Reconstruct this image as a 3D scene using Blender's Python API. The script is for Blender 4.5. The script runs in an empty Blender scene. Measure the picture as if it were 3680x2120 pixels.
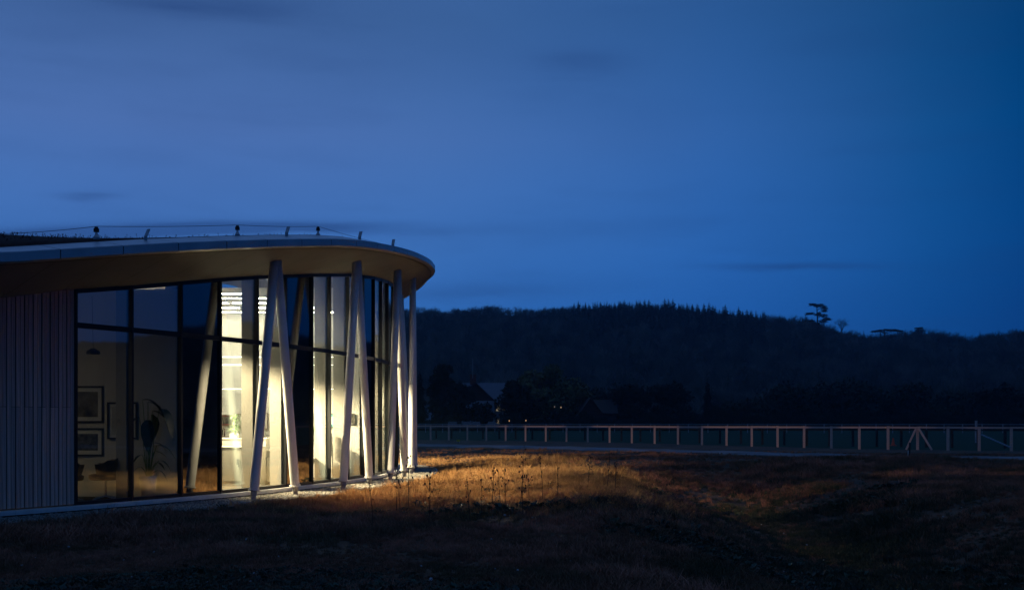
import bpy, math, random
import numpy as np
R = math.radians
random.seed(7); rng = np.random.default_rng(7)
scene = bpy.context.scene
COL = scene.collection

def lin(r, g, b):
    f = lambda c: (c/255/12.92) if c/255 <= .04045 else ((c/255+.055)/1.055)**2.4
    return (f(r), f(g), f(b), 1)

# ------------------------------------------------------------------ camera
FPX, CAMH, CU, CV = 3600., 1.55, 1840., 1513.       # focal length and horizon measured on the 3680 px wide photograph
cd = bpy.data.cameras.new('camera'); cam = bpy.data.objects.new('camera', cd); COL.objects.link(cam)
cam.location = (0, 0, CAMH); cam.rotation_euler = (R(90), 0, 0)
cd.sensor_width = 36; cd.lens = 36*FPX/3680; cd.shift_y = (CV-1060)/3680
cd.clip_start = .1; cd.clip_end = 6000
scene.camera = cam

# ------------------------------------------------------------------ world: dusk sky
world = bpy.data.worlds.new('World'); scene.world = world; world.use_nodes = True
wt = world.node_tree; wt.nodes.clear()
def wn(t, **k):
    n = wt.nodes.new(t)
    for a, b in k.items(): setattr(n, a, b)
    return n
def wl(a, b): wt.links.new(a, b)
def wmath(op, a, b=None, c=None, clamp=False):
    n = wn('ShaderNodeMath', operation=op, use_clamp=clamp)
    for i, v in enumerate((a, b, c)):
        if v is None: continue
        if isinstance(v, (int, float)): n.inputs[i].default_value = v
        else: wl(v, n.inputs[i])
    return n.outputs[0]
def wramp(fac, stops, interp='EASE'):
    n = wn('ShaderNodeValToRGB'); n.color_ramp.interpolation = interp
    e = n.color_ramp.elements
    while len(e) < len(stops): e.new(.5)
    for el, (p, c) in zip(e, stops): el.position = p; el.color = c
    wl(fac, n.inputs[0]); return n.outputs[0]
SUN_AZ, SUN_EL = R(-38), R(-3.0)                      # the sun has set far to the left, behind the building
tc = wn('ShaderNodeTexCoord'); sep = wn('ShaderNodeSeparateXYZ'); wl(tc.outputs['Generated'], sep.inputs[0])
dx, dy, dz = sep.outputs
hyp = wmath('SQRT', wmath('ADD', wmath('ADD', wmath('MULTIPLY', dx, dx), wmath('MULTIPLY', dy, dy)), 1e-4))
dot = wmath('DIVIDE', wmath('ADD', wmath('MULTIPLY', dx, math.sin(R(-24))), wmath('MULTIPLY', dy, math.cos(R(-24)))), hyp)
az01 = wmath('MULTIPLY_ADD', dot, .5, .5)
side = wramp(az01, [(0, lin(10, 64, 124)), (.62, lin(4, 62, 122)), (.815, lin(0, 67, 127)), (.845, lin(18, 79, 141)),
                    (.905, lin(47, 98, 167)), (.95, lin(62, 107, 174)), (.973, lin(70, 111, 176)), (1, lin(75, 112, 176))], 'LINEAR')
el01 = wmath('MAXIMUM', dz, 0.0)
elev = wramp(el01, [(0, (.40, .86, 1.06, 1)), (.10, (.46, .95, 1.14, 1)), (.165, (.76, 1.10, 1.20, 1)), (.27, (1.03, 1.02, 1.02, 1)),
                    (.37, (.76, .80, .78, 1)), (.6, (.92, .90, .88, 1)), (1, (.95, .92, .90, 1))], 'LINEAR')
zf = wn('ShaderNodeMapRange'); zf.interpolation_type = 'SMOOTHSTEP'; wl(dz, zf.inputs[0]); zf.inputs[1].default_value = .30; zf.inputs[2].default_value = .80
wzen = wn('ShaderNodeMixRGB'); wl(zf.outputs[0], wzen.inputs[0]); wl(side, wzen.inputs[1]); wzen.inputs[2].default_value = lin(68, 108, 172)
base = wn('ShaderNodeMixRGB', blend_type='MULTIPLY'); base.inputs[0].default_value = 1; wl(wzen.outputs[0], base.inputs[1]); wl(elev, base.inputs[2])
# thin streaky clouds
mp = wn('ShaderNodeMapping'); mp.inputs['Scale'].default_value = (3, 3, 22); wl(tc.outputs['Generated'], mp.inputs[0])
nz = wn('ShaderNodeTexNoise'); nz.inputs['Scale'].default_value = 1.6; nz.inputs['Detail'].default_value = 5; nz.inputs['Roughness'].default_value = .55
wl(mp.outputs[0], nz.inputs['Vector'])
mp2 = wn('ShaderNodeMapping'); mp2.inputs['Scale'].default_value = (2, 2, 5); mp2.inputs['Location'].default_value = (3.1, 1.2, .4); wl(tc.outputs['Generated'], mp2.inputs[0])
nz2 = wn('ShaderNodeTexNoise'); nz2.inputs['Scale'].default_value = 1.3; nz2.inputs['Detail'].default_value = 4; wl(mp2.outputs[0], nz2.inputs['Vector'])
px = wmath('DIVIDE', dx, wmath('MAXIMUM', dy, .05)); py = wmath('DIVIDE', dz, wmath('MAXIMUM', dy, .05))
cloud = wmath('ADD', wmath('MULTIPLY', wmath('SUBTRACT', nz2.outputs[0], .46, clamp=True), .55), wmath('MULTIPLY', wmath('SUBTRACT', nz.outputs[0], .5, clamp=True), .5))
wob = wmath('MULTIPLY', wmath('SUBTRACT', nz.outputs[0], .5), .10)
for (u, v, su, sv, amp) in ((850, 818, 520, 22, 1.0), (320, 705, 110, 14, .36), (2080, 225, 170, 40, .36), (2860, 962, 300, 16, .5),
                            (650, 20, 560, 60, .34), (1700, 1035, 420, 26, .16), (250, 838, 330, 20, .7), (280, 120, 300, 50, .16)):
    cx, cy = (u-CU)/FPX, (CV-v)/FPX
    ax = wmath('DIVIDE', wmath('SUBTRACT', px, cx), su/FPX); ay = wmath('DIVIDE', wmath('ADD', wmath('SUBTRACT', py, cy), wmath('MULTIPLY', wob, .22)), sv/FPX)
    g = wmath('EXPONENT', wmath('MULTIPLY', wmath('ADD', wmath('MULTIPLY', ax, ax), wmath('MULTIPLY', ay, ay)), -1.0))
    g = wmath('MULTIPLY', wmath('MULTIPLY', g, amp), wmath('MULTIPLY_ADD', nz.outputs[0], 1.6, .1))
    cloud = wmath('ADD', cloud, g)
cl = wn('ShaderNodeMixRGB', blend_type='MIX'); wl(wmath('MINIMUM', cloud, .6), cl.inputs[0]); wl(base.outputs[0], cl.inputs[1]); cl.inputs[2].default_value = lin(26, 56, 112)
bg = wn('ShaderNodeBackground'); wl(cl.outputs[0], bg.inputs[0]); bg.inputs[1].default_value = 1.0
sky = wn('ShaderNodeTexSky'); sky.sky_type = 'NISHITA'; sky.sun_disc = False; sky.sun_elevation = SUN_EL; sky.sun_rotation = SUN_AZ
bg2 = wn('ShaderNodeBackground'); wl(sky.outputs[0], bg2.inputs[0]); bg2.inputs[1].default_value = .01
ad = wn('ShaderNodeAddShader'); wl(bg.outputs[0], ad.inputs[0]); wl(bg2.outputs[0], ad.inputs[1])
wo = wn('ShaderNodeOutputWorld'); wl(ad.outputs[0], wo.inputs[0])

# the last of the light from below the horizon: a very weak, very soft sun
sl = bpy.data.lights.new('sun', 'SUN'); sl.energy = .012; sl.angle = R(40); sl.color = (.62, .75, 1)
so = bpy.data.objects.new('sun', sl); COL.objects.link(so); so.rotation_euler = (R(78), 0, R(-38)+R(180)*0)
scene.view_settings.view_transform = 'Standard'; scene.view_settings.look = 'None'
scene.view_settings.exposure = 0; scene.view_settings.gamma = 1; scene.view_settings.use_curve_mapping = False
cy = scene.cycles
cy.use_denoising = True
try: cy.denoiser = 'OPENIMAGEDENOISE'
except Exception: pass
cy.max_bounces = 8; cy.diffuse_bounces = 4; cy.glossy_bounces = 4; cy.transparent_max_bounces = 24; cy.volume_bounces = 0
cy.caustics_reflective = False; cy.caustics_refractive = False; cy.sample_clamp_indirect = 6; cy.use_adaptive_sampling = True
cy.adaptive_threshold = .01

HAZE = 2.3e-4
# ------------------------------------------------------------------ helpers
def at(u, v, Y): return np.array(((u-CU)/FPX*Y, Y, CAMH-(v-CV)/FPX*Y))
def ground_at(u, v, z=0.):
    Y = (CAMH-z)*FPX/(v-CV); return np.array(((u-CU)/FPX*Y, Y, z))
MATS = {}
def mat(name, col, rough=.7, metal=0., spec=.3, var=None, vscale=6., bump=0., bscale=40., emit=None, estr=0., stretch=None, objrand=None, wvar=None):
    if name in MATS: return MATS[name]
    m = bpy.data.materials.new(name); m.use_nodes = True; nt = m.node_tree; p = nt.nodes['Principled BSDF']
    c = tuple(col[:3])+(1,)
    p.inputs['Base Color'].default_value = c; p.inputs['Roughness'].default_value = rough; p.inputs['Metallic'].default_value = metal
    p.inputs['Specular IOR Level'].default_value = spec
    t = nt.nodes.new('ShaderNodeTexCoord'); vec = t.outputs['Object']
    if stretch:
        mm = nt.nodes.new('ShaderNodeMapping'); mm.inputs['Scale'].default_value = stretch; nt.links.new(vec, mm.inputs[0]); vec = mm.outputs[0]
    colout = None
    if var:
        n = nt.nodes.new('ShaderNodeTexNoise'); n.inputs['Scale'].default_value = vscale; n.inputs['Detail'].default_value = 5; nt.links.new(vec, n.inputs['Vector'])
        r = nt.nodes.new('ShaderNodeValToRGB'); r.color_ramp.elements[0].position = .32; r.color_ramp.elements[1].position = .68
        r.color_ramp.elements[0].color = tuple(var[:3])+(1,); r.color_ramp.elements[1].color = c
        nt.links.new(n.outputs[0], r.inputs[0]); colout = r.outputs[0]
    if wvar:                                          # broad patches of differing growth, fixed to the ground
        gp_ = nt.nodes.new('ShaderNodeNewGeometry'); n = nt.nodes.new('ShaderNodeTexNoise'); n.inputs['Scale'].default_value = .55; n.inputs['Detail'].default_value = 6; n.inputs['Roughness'].default_value = .65
        nt.links.new(gp_.outputs['Position'], n.inputs['Vector']); r = nt.nodes.new('ShaderNodeValToRGB'); e = r.color_ramp.elements
        while len(e) < len(wvar): e.new(.5)
        for el, (pp, cc) in zip(e, wvar): el.position = pp; el.color = tuple(cc)+(1,)
        nt.links.new(n.outputs[0], r.inputs[0]); colout = r.outputs[0]
    if objrand:
        o = nt.nodes.new('ShaderNodeObjectInfo'); r = nt.nodes.new('ShaderNodeValToRGB')
        e = r.color_ramp.elements
        while len(e) < len(objrand): e.new(.5)
        for i, (el, cc) in enumerate(zip(e, objrand)): el.position = i/(len(objrand)-1); el.color = tuple(cc)+(1,)
        nt.links.new(o.outputs['Random'], r.inputs[0])
        if colout is None: colout = r.outputs[0]
        else:
            x = nt.nodes.new('ShaderNodeMixRGB'); x.blend_type = 'MULTIPLY'; x.inputs[0].default_value = 1
            nt.links.new(colout, x.inputs[1]); nt.links.new(r.outputs[0], x.inputs[2]); colout = x.outputs[0]
    if colout is not None: nt.links.new(colout, p.inputs['Base Color'])
    if bump:
        n = nt.nodes.new('ShaderNodeTexNoise'); n.inputs['Scale'].default_value = bscale; n.inputs['Detail'].default_value = 6; nt.links.new(vec, n.inputs['Vector'])
        b = nt.nodes.new('ShaderNodeBump'); b.inputs['Strength'].default_value = bump; b.inputs['Distance'].default_value = .02
        nt.links.new(n.outputs[0], b.inputs['Height']); nt.links.new(b.outputs[0], p.inputs['Normal'])
    if emit:
        p.inputs['Emission Color'].default_value = tuple(emit[:3])+(1,); p.inputs['Emission Strength'].default_value = estr
    MATS[name] = m; return m

class MB:
    def __init__(s): s.v = []; s.f = []; s.sm = False
    def add(s, vs, fs):
        o = len(s.v); s.v += [tuple(map(float, p)) for p in vs]; s.f += [tuple(i+o for i in f) for f in fs]; return s
    def box(s, c, d, ax=None):
        c = np.array(c, float); d = np.array(d, float)/2; ax = np.eye(3) if ax is None else np.array(ax)
        vs = [c+sx*d[0]*ax[0]+sy*d[1]*ax[1]+sz*d[2]*ax[2] for sz in (-1, 1) for sy in (-1, 1) for sx in (-1, 1)]
        return s.add(vs, [(0, 2, 3, 1), (4, 5, 7, 6), (0, 1, 5, 4), (2, 6, 7, 3), (0, 4, 6, 2), (1, 3, 7, 5)])
    def bar(s, a, b, w, h, up=(0, 0, 1)):
        a = np.array(a, float); b = np.array(b, float); x = b-a; L = np.linalg.norm(x); x /= L
        y = np.cross(up, x)
        if np.linalg.norm(y) < 1e-4: y = np.cross((0, 1, 0), x)
        y /= np.linalg.norm(y); z = np.cross(x, y)
        return s.box((a+b)/2, (L, w, h), (x, y, z))
    def tube(s, pts, rad, n=8, caps=True):
        pts = [np.array(p, float) for p in pts]
        rad = [rad]*len(pts) if np.isscalar(rad) else rad
        vs = []; fs = []; prev = None
        for i, p in enumerate(pts):
            t = pts[min(i+1, len(pts)-1)]-pts[max(i-1, 0)]; t = t/(np.linalg.norm(t)+1e-9)
            if prev is None:
                a = np.array((1., 0, 0)) if abs(t[0]) < .9 else np.array((0, 1., 0))
            else: a = prev
            y = a-t*np.dot(a, t); y /= np.linalg.norm(y); z = np.cross(t, y); prev = y
            vs += [p+rad[i]*(math.cos(2*math.pi*k/n)*y+math.sin(2*math.pi*k/n)*z) for k in range(n)]
        for i in range(len(pts)-1):
            for k in range(n):
                fs.append((i*n+k, i*n+(k+1) % n, (i+1)*n+(k+1) % n, (i+1)*n+k))
        if caps: fs.append(tuple(range(n))[::-1]); fs.append(tuple((len(pts)-1)*n+k for k in range(n)))
        return s.add(vs, fs)
    def lathe(s, c, prof, n=16):
        c = np.array(c, float); vs = []; fs = []
        for r, z in prof: vs += [c+(r*math.cos(2*math.pi*k/n), r*math.sin(2*math.pi*k/n), z) for k in range(n)]
        for i in range(len(prof)-1):
            for k in range(n): fs.append((i*n+k, i*n+(k+1) % n, (i+1)*n+(k+1) % n, (i+1)*n+k))
        return s.add(vs, fs)
    def grid(s, P):                                   # P: [rows][cols] of points
        r, c = len(P), len(P[0]); vs = [p for row in P for p in row]
        return s.add(vs, [(i*c+j, i*c+j+1, (i+1)*c+j+1, (i+1)*c+j) for i in range(r-1) for j in range(c-1)])
    def prism(s, poly, d):                            # polygon of 3D points extruded by vector d
        n = len(poly); d = np.array(d, float); p = [np.array(q, float) for q in poly]
        return s.add(p+[q+d for q in p], [tuple(range(n))[::-1], tuple(range(n, 2*n))]+[(i, (i+1) % n, n+(i+1) % n, n+i) for i in range(n)])
    def mesh(s, name):
        me = bpy.data.meshes.new(name); me.from_pydata(s.v, [], s.f); me.update()
        if s.sm:
            for p in me.polygons: p.use_smooth = True
        return me
    def smooth(s): s.sm = True; return s
    def build(s, name, m, parent=None): return link(name, s.mesh(name), m, parent)
def link(name, me, m, parent=None):
    if m and not me.materials: me.materials.append(m)
    o = bpy.data.objects.new(name, me); COL.objects.link(o)
    if parent is not None:
        o.parent = parent
        if parent.type == 'EMPTY' or True: o.matrix_parent_inverse = parent.matrix_basis.inverted()
    return o
def tag(o, label=None, cat=None, group=None, kind=None):
    if label: o['label'] = label
    if cat: o['category'] = cat
    if group: o['group'] = group
    if kind: o['kind'] = kind
    return o
def thing(name, loc, label, cat, group=None):
    o = bpy.data.objects.new(name, None); COL.objects.link(o); o.location = tuple(map(float, loc)); o.empty_display_size = .2
    return tag(o, label, cat, group)
def copy_tree(o, parent=None):
    c = o.copy(); COL.objects.link(c)
    if parent is not None: c.parent = parent
    for ch in list(o.children): copy_tree(ch, c)
    return c
def vnoise(x, y, seed=0):                             # cheap smooth noise made of crossing waves
    r = np.random.default_rng(seed); z = np.zeros_like(np.asarray(x, float))
    for k in range(7):
        a = r.uniform(0, 6.28); f = r.uniform(.6, 1.9); z = z+np.sin((x*math.cos(a)+y*math.sin(a))*f+r.uniform(0, 6.28))
    return z/7
def sstep(a, b, x): t = np.clip((x-a)/(b-a), 0, 1); return t*t*(3-2*t)

# ------------------------------------------------------------------ the building's plan
fplan = lambda Y: float(np.polyval([8.07e-05, -2.8104e-02, .38927, -4.873], Y-22))
CTRL = np.array([(-17, 5.0), (-13.4, 9.5), (-11.2, 12.3)]+[(fplan(y), y) for y in (14.5, 16, 17.5, 19, 20.5, 22, 23.5, 25, 26.5, 28, 29.5, 31)] +
                [(-3.82, 32.6), (-4.4, 34.2), (-5.4, 35.6), (-7, 36.9), (-9.2, 38), (-12, 38.8), (-16, 39.4), (-22, 39.5)])
def catmull(P, n=24):
    out = []; Q = np.vstack([2*P[0]-P[1], P, 2*P[-1]-P[-2]])
    for i in range(1, len(Q)-2):
        t = np.linspace(0, 1, n, endpoint=False)[:, None]; a, b, c, d = Q[i-1:i+3]
        out.append(.5*((2*b)+(-a+c)*t+(2*a-5*b+4*c-d)*t**2+(-a+3*b-3*c+d)*t**3))
    return np.vstack(out+[P[-1:]])
GP = catmull(CTRL); GS = np.r_[0, np.cumsum(np.linalg.norm(np.diff(GP, axis=0), axis=1))]
GT = np.gradient(GP, GS, axis=0); GT /= np.linalg.norm(GT, axis=1)[:, None]; GN_ = np.c_[GT[:, 1], -GT[:, 0]]
GS -= GS[np.argmin(abs(GP[:, 1]-17))]
S0, S1 = float(GS[0]), float(GS[-1])
def gp(s): return np.array((np.interp(s, GS, GP[:, 0]), np.interp(s, GS, GP[:, 1])))
def gn(s):
    n = np.array((np.interp(s, GS, GN_[:, 0]), np.interp(s, GS, GN_[:, 1]))); return n/np.linalg.norm(n)
def gt(s): n = gn(s); return np.array((-n[1], n[0]))
def zH(s): return float(np.interp(s, [-14, -6, -1.1, 0, 1.23, 2.35, 3.37, 4.48, 6.53, 8.5, 10.34, 12.25, 15, 17, 20, 24, 40], [2.6, 2.9, 3.52, 3.77, 3.98, 4.19, 4.38, 4.57, 4.89, 5.17, 5.36, 5.5, 5.6, 5.6, 5.45, 5.4, 5.4]))
def dE(s): return float(np.interp(s, [-6, 2, 8, 13, 20], [1.8, 1.75, 1.45, 1.2, 1.2]))
def zE(s): return float(np.interp(s, [-14, -6, -3.13, -1.82, -.61, .6, 1.78, 2.92, 4.04, 5.14, 6.21, 7.26, 8.3, 9.33, 10.34, 11.35, 12.35, 13.4, 14.4, 15.4, 16.4, 17, 18.7, 19.9, 22, 40],
                                  [2.8, 3.30, 3.65, 3.85, 4.10, 4.35, 4.58, 4.80, 5.01, 5.21, 5.37, 5.49, 5.60, 5.70, 5.78, 5.87, 5.96, 6.05, 6.14, 6.22, 6.26, 6.25, 5.95, 5.70, 5.6, 5.6]))
def soff(s, w):                                       # a point of the soffit, w metres out from the glass
    p = gp(s)+gn(s)*w; t = w/dE(s); return np.array((p[0], p[1], zH(s)+(zE(s)-zH(s))*t))
def signed(x, y):                                     # signed distance to the glass line, + outside, and arc position
    x = np.asarray(x, float).ravel(); y = np.asarray(y, float).ravel(); D = np.empty(len(x)); S = np.empty(len(x))
    for a in range(0, len(x), 20000):
        b = slice(a, a+20000); q = (x[b, None]-GP[None, :, 0])**2+(y[b, None]-GP[None, :, 1])**2; k = q.argmin(1)
        D[b] = (x[b]-GP[k, 0])*GN_[k, 0]+(y[b]-GP[k, 1])*GN_[k, 1]; S[b] = GS[k]
    return D, S

# ------------------------------------------------------------------ ground
def ground_z(x, y):
    x = np.asarray(x, float); y = np.asarray(y, float)
    d, s = signed(x, y); d = d.reshape(x.shape)
    out = sstep(1.2, 3.2, d)                          # level beside the building
    z = .05*vnoise(x*1.3, y*1.3, 1)*out+.03*vnoise(x*4, y*4, 2)*out
    near = sstep(60, 44, y)
    xc = 5.6+.08*(y-16)
    sw = np.exp(-((x-xc)/2.7)**2)*sstep(35, 25, y)
    z = z-.92*sw*near
    z = z+.20*np.exp(-((x-(1.7-.01*(y-20)))/1.5)**2)*sstep(10, 16, y)*sstep(32, 26, y)
    z = z-.22*np.exp(-((y-32.2-.15*x)/1.7)**2)*sstep(-1.6, .2, x)*sstep(9, 4, x)
    z = z+.18*np.exp(-((y-37.5)/3.0)**2)*sstep(-3, 0, x)
    z = z+.10*np.exp(-((x-10)/2.5)**2)*sstep(30, 22, y)*sstep(6, 10, y)
    z = z*np.where(y < 62, 1, np.exp(-(y-62)/4))
    z = z-.28*sstep(2, 26, x)*sstep(42, 58, y)*sstep(150, 80, y)
    return z
def rngsteps(*segs):
    out = []
    for a, b, st in segs: out += list(np.arange(a, b, st))
    return np.array(out+[segs[-1][1]])
xs = rngsteps((-2400, -400, 400), (-400, -60, 40), (-60, -12, 3), (-12, 26, .3), (26, 62, 3), (62, 400, 40), (400, 2400, 400))
ys = rngsteps((-1600, -100, 300), (-100, 0, 10), (0, 6, 2), (6, 44, .3), (44, 110, 3), (110, 400, 40), (400, 2800, 400))
XX, YY = np.meshgrid(xs, ys); ZZ = ground_z(XX, YY)
m_ground = bpy.data.materials.new('earth_and_turf'); m_ground.use_nodes = True
nt = m_ground.node_tree; p = nt.nodes['Principled BSDF']; p.inputs['Roughness'].default_value = .95; p.inputs['Specular IOR Level'].default_value = .1
geo = nt.nodes.new('ShaderNodeNewGeometry')
n1 = nt.nodes.new('ShaderNodeTexNoise'); n1.inputs['Scale'].default_value = .7; n1.inputs['Detail'].default_value = 8; nt.links.new(geo.outputs['Position'], n1.inputs['Vector'])
r1 = nt.nodes.new('ShaderNodeValToRGB'); r1.color_ramp.elements[0].position = .35; r1.color_ramp.elements[1].position = .65
r1.color_ramp.elements[0].color = (.05, .034, .024, 1); r1.color_ramp.elements[1].color = (.13, .075, .045, 1); nt.links.new(n1.outputs[0], r1.inputs[0])
sp = nt.nodes.new('ShaderNodeSeparateXYZ'); nt.links.new(geo.outputs['Position'], sp.inputs[0])
# beyond the fence line (x + y*1.07 constant along it) the pasture is green
ma = nt.nodes.new('ShaderNodeMath'); ma.operation = 'MULTIPLY_ADD'; nt.links.new(sp.outputs[0], ma.inputs[0]); ma.inputs[1].default_value = .572; nt.links.new(sp.outputs[1], ma.inputs[2])
mr = nt.nodes.new('ShaderNodeMapRange'); nt.links.new(ma.outputs[0], mr.inputs[0]); mr.inputs[1].default_value = 77.6; mr.inputs[2].default_value = 80.5
gm = nt.nodes.new('ShaderNodeMixRGB'); nt.links.new(mr.outputs[0], gm.inputs[0]); nt.links.new(r1.outputs[0], gm.inputs[1]); gm.inputs[2].default_value = (.010, .032, .014, 1)
nt.links.new(gm.outputs[0], p.inputs['Base Color'])
nb = nt.nodes.new('ShaderNodeTexNoise'); nb.inputs['Scale'].default_value = 9; nb.inputs['Detail'].default_value = 8; nt.links.new(geo.outputs['Position'], nb.inputs['Vector'])
bu = nt.nodes.new('ShaderNodeBump'); bu.inputs['Strength'].default_value = .8; bu.inputs['Distance'].default_value = .06; nt.links.new(nb.outputs[0], bu.inputs['Height']); nt.links.new(bu.outputs[0], p.inputs['Normal'])
gmesh = MB(); gmesh.grid(np.dstack([XX, YY, ZZ]).tolist()); gmesh.smooth()
tag(gmesh.build('ground', m_ground), 'rough dark turf and bare earth sloping into a shallow hollow', kind='structure')

# ------------------------------------------------------------------ building materials
m_metal = mat('fascia_metal', (.40, .41, .43), rough=.38, metal=.6, var=(.33, .34, .36), vscale=2.5)
m_soffit = mat('soffit_metal', (.20, .205, .215), rough=.6, metal=.0, spec=.2, var=(.17, .175, .185), vscale=1.5)
m_col = mat('column_paint', (.62, .60, .58), rough=.45, var=(.54, .52, .50), vscale=3, spec=.4)
m_steel = mat('galvanised_steel', (.34, .34, .36), rough=.45, metal=.7, var=(.24, .24, .26), vscale=20)
m_frame = mat('mullion_anodised', (.018, .018, .02), rough=.4, metal=.3)
m_plinth = mat('plinth_aluminium', (.62, .60, .57), rough=.5, var=(.5, .49, .47), vscale=4)
m_white = mat('stone_white_paint', (.55, .53, .48), rough=.75, var=(.52, .50, .45), vscale=1.2)
m_fin = mat('fin_paint', (.20, .19, .165), rough=.7)
m_beige = mat('beige_paint', (.50, .46, .38), rough=.8, var=(.47, .43, .36), vscale=1)
m_carpet = mat('carpet', (.10, .094, .082), rough=.95, var=(.07, .066, .058), vscale=30, spec=.1)
m_ceil = mat('grey_ceiling', (.20, .195, .185), rough=.8)
m_panel = mat('black_glass', (.004, .005, .007), rough=.03, spec=1.0)
MATS['black_glass'].node_tree.nodes['Principled BSDF'].inputs['IOR'].default_value = 1.75
m_sedum = mat('sedum', (.045, .022, .018), rough=.95, var=(.022, .012, .010), vscale=9, bump=1, bscale=14, spec=.1)
def glass_mat():
    m = bpy.data.materials.new('coated_glass'); m.use_nodes = True; nt = m.node_tree; nt.nodes.clear()
    lw = nt.nodes.new('ShaderNodeLayerWeight'); lw.inputs[0].default_value = .5
    pw = nt.nodes.new('ShaderNodeMath'); pw.operation = 'POWER'; nt.links.new(lw.outputs['Facing'], pw.inputs[0]); pw.inputs[1].default_value = 5
    mx = nt.nodes.new('ShaderNodeMath'); mx.operation = 'MULTIPLY_ADD'; nt.links.new(pw.outputs[0], mx.inputs[0]); mx.inputs[1].default_value = .90; mx.inputs[2].default_value = .13
    tr = nt.nodes.new('ShaderNodeBsdfTransparent'); tr.inputs[0].default_value = (.90, .945, .92, 1)
    gl = nt.nodes.new('ShaderNodeBsdfGlossy'); gl.inputs['Roughness'].default_value = .004; gl.inputs[0].default_value = (.85, 1, 1, 1)
    ms = nt.nodes.new('ShaderNodeMixShader'); nt.links.new(mx.outputs[0], ms.inputs[0]); nt.links.new(tr.outputs[0], ms.inputs[1]); nt.links.new(gl.outputs[0], ms.inputs[2])
    o = nt.nodes.new('ShaderNodeOutputMaterial'); nt.links.new(ms.outputs[0], o.inputs[0]); return m
m_glass = glass_mat()
def cladding_mat():
    m = mat('larch_board', (.80, .52, .41), rough=.75, var=(.56, .36, .285), vscale=3, stretch=(9, 9, .5), bump=.35, bscale=20, objrand=[(.72, .70, .72), (.88, .86, .87), (1.1, 1.03, 1.0), (.8, .77, .78)])
    return m
m_board = cladding_mat()

# ------------------------------------------------------------------ the building
bld = thing('office_building', (-8, 27, 0), 'curved glass office with flared metal roof on leaning white columns', 'building')
def xyz(p, z): return np.array((p[0], p[1], z))
# floor slab
ZF = .12
outl = [gp(s)-gn(s)*.02 for s in np.linspace(S0+1, S1-.5, 90)]
poly = [xyz(q, ZF) for q in outl]+[xyz((-24, 39), ZF), xyz((-26, 8), ZF)]
MB().prism(poly, (0, 0, -.06)).build('floor', m_carpet, bld)
# plinth
for a in np.arange(-13, 30, 3.0):
    ss = np.linspace(a+.004, a+2.996, 8); P = []
    for w, z in ((.03, .045), (.17, .045), (.17, .105), (.16, .118), (.03, .118), (.03, .045)):
        P.append([xyz(gp(s)+gn(s)*w, z) for s in ss])
    MB().grid(P).build('plinth', m_plinth, bld)
ss = np.linspace(-13, 30, 130)
MB().grid([[xyz(gp(s)+gn(s)*w, z) for s in ss] for w, z in ((.02, .045), (.02, -.3))]).build('footing', m_frame, bld)
# glazing
MUL = [.12, 1.23, 2.35, 3.37, 4.48, 5.46, 6.53, 7.37, 8.40, 9.43, 10.34, 11.12, 12.0, 13.1, 14.2, 15.3, 16.4, 17.5, 18.6, 19.7, 20.8, 21.9, 23.0, 24.1, 25.2, 26.3, 27.4]
SOLID = {2, 5, 9, 13, 14, 15}
ZT = 3.19
for i in range(len(MUL)-1):
    a, b = MUL[i], MUL[i+1]; sm = (a+b)/2
    for lo, hi in ((ZF+.05, lambda s: ZT-.04), (ZT+.04, lambda s: zH(s)-.03)):
        vs = []
        for w in (-.012, .012):
            for s in (a+.018, b-.018):
                q = gp(s)+gn(s)*w; vs += [xyz(q, lo), xyz(q, hi(s))]
        fs = [(0, 1, 3, 2), (4, 6, 7, 5), (0, 4, 5, 1), (2, 3, 7, 6), (1, 5, 7, 3), (0, 2, 6, 4)]
        if i in SOLID: MB().add(vs, fs).build('spandrel_panel', m_panel, bld)
        else: MB().add(vs, fs).build('window_pane', m_glass, bld)
    if i in SOLID:                                    # the pier behind a black panel
        vs = []
        for w in (-.30, -.05):
            for s in (a+.02, b-.02):
                q = gp(s)+gn(s)*w; vs += [xyz(q, ZF+.002), xyz(q, zH(s)-.03)]
        MB().add(vs, [(0, 1, 3, 2), (4, 6, 7, 5), (0, 4, 5, 1), (2, 3, 7, 6), (1, 5, 7, 3), (0, 2, 6, 4)]).build('pier', m_fin, bld)
    for z0, z1, nm in ((ZT-.045, ZT+.045, 'transom'), (ZF, ZF+.06, 'sill')):
        p0, p1 = gp(a), gp(b); MB().bar(xyz(p0, (z0+z1)/2), xyz(p1, (z0+z1)/2), .09, z1-z0).build(nm, m_frame, bld)
    MB().bar(xyz(gp(a), zH(a)-.03), xyz(gp(b), zH(b)-.03), .1, .07).build('window_head', m_frame, bld)
for i, s in enumerate(MUL):
    n, t = gn(s), gt(s); ax = (xyz(n, 0), xyz(t, 0), (0, 0, 1)); h = zH(s)-ZF
    mu = MB().box(xyz(gp(s)+n*.005, ZF+h/2), (.11, .04, h), ax).build('mullion', m_frame, bld)
    if i-1 not in SOLID and i not in (0,):
        MB().box(xyz(gp(s)-n*.20, ZF+h/2-.01), (.29, .10, h-.06), ax).build('fin', m_fin, mu)
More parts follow.
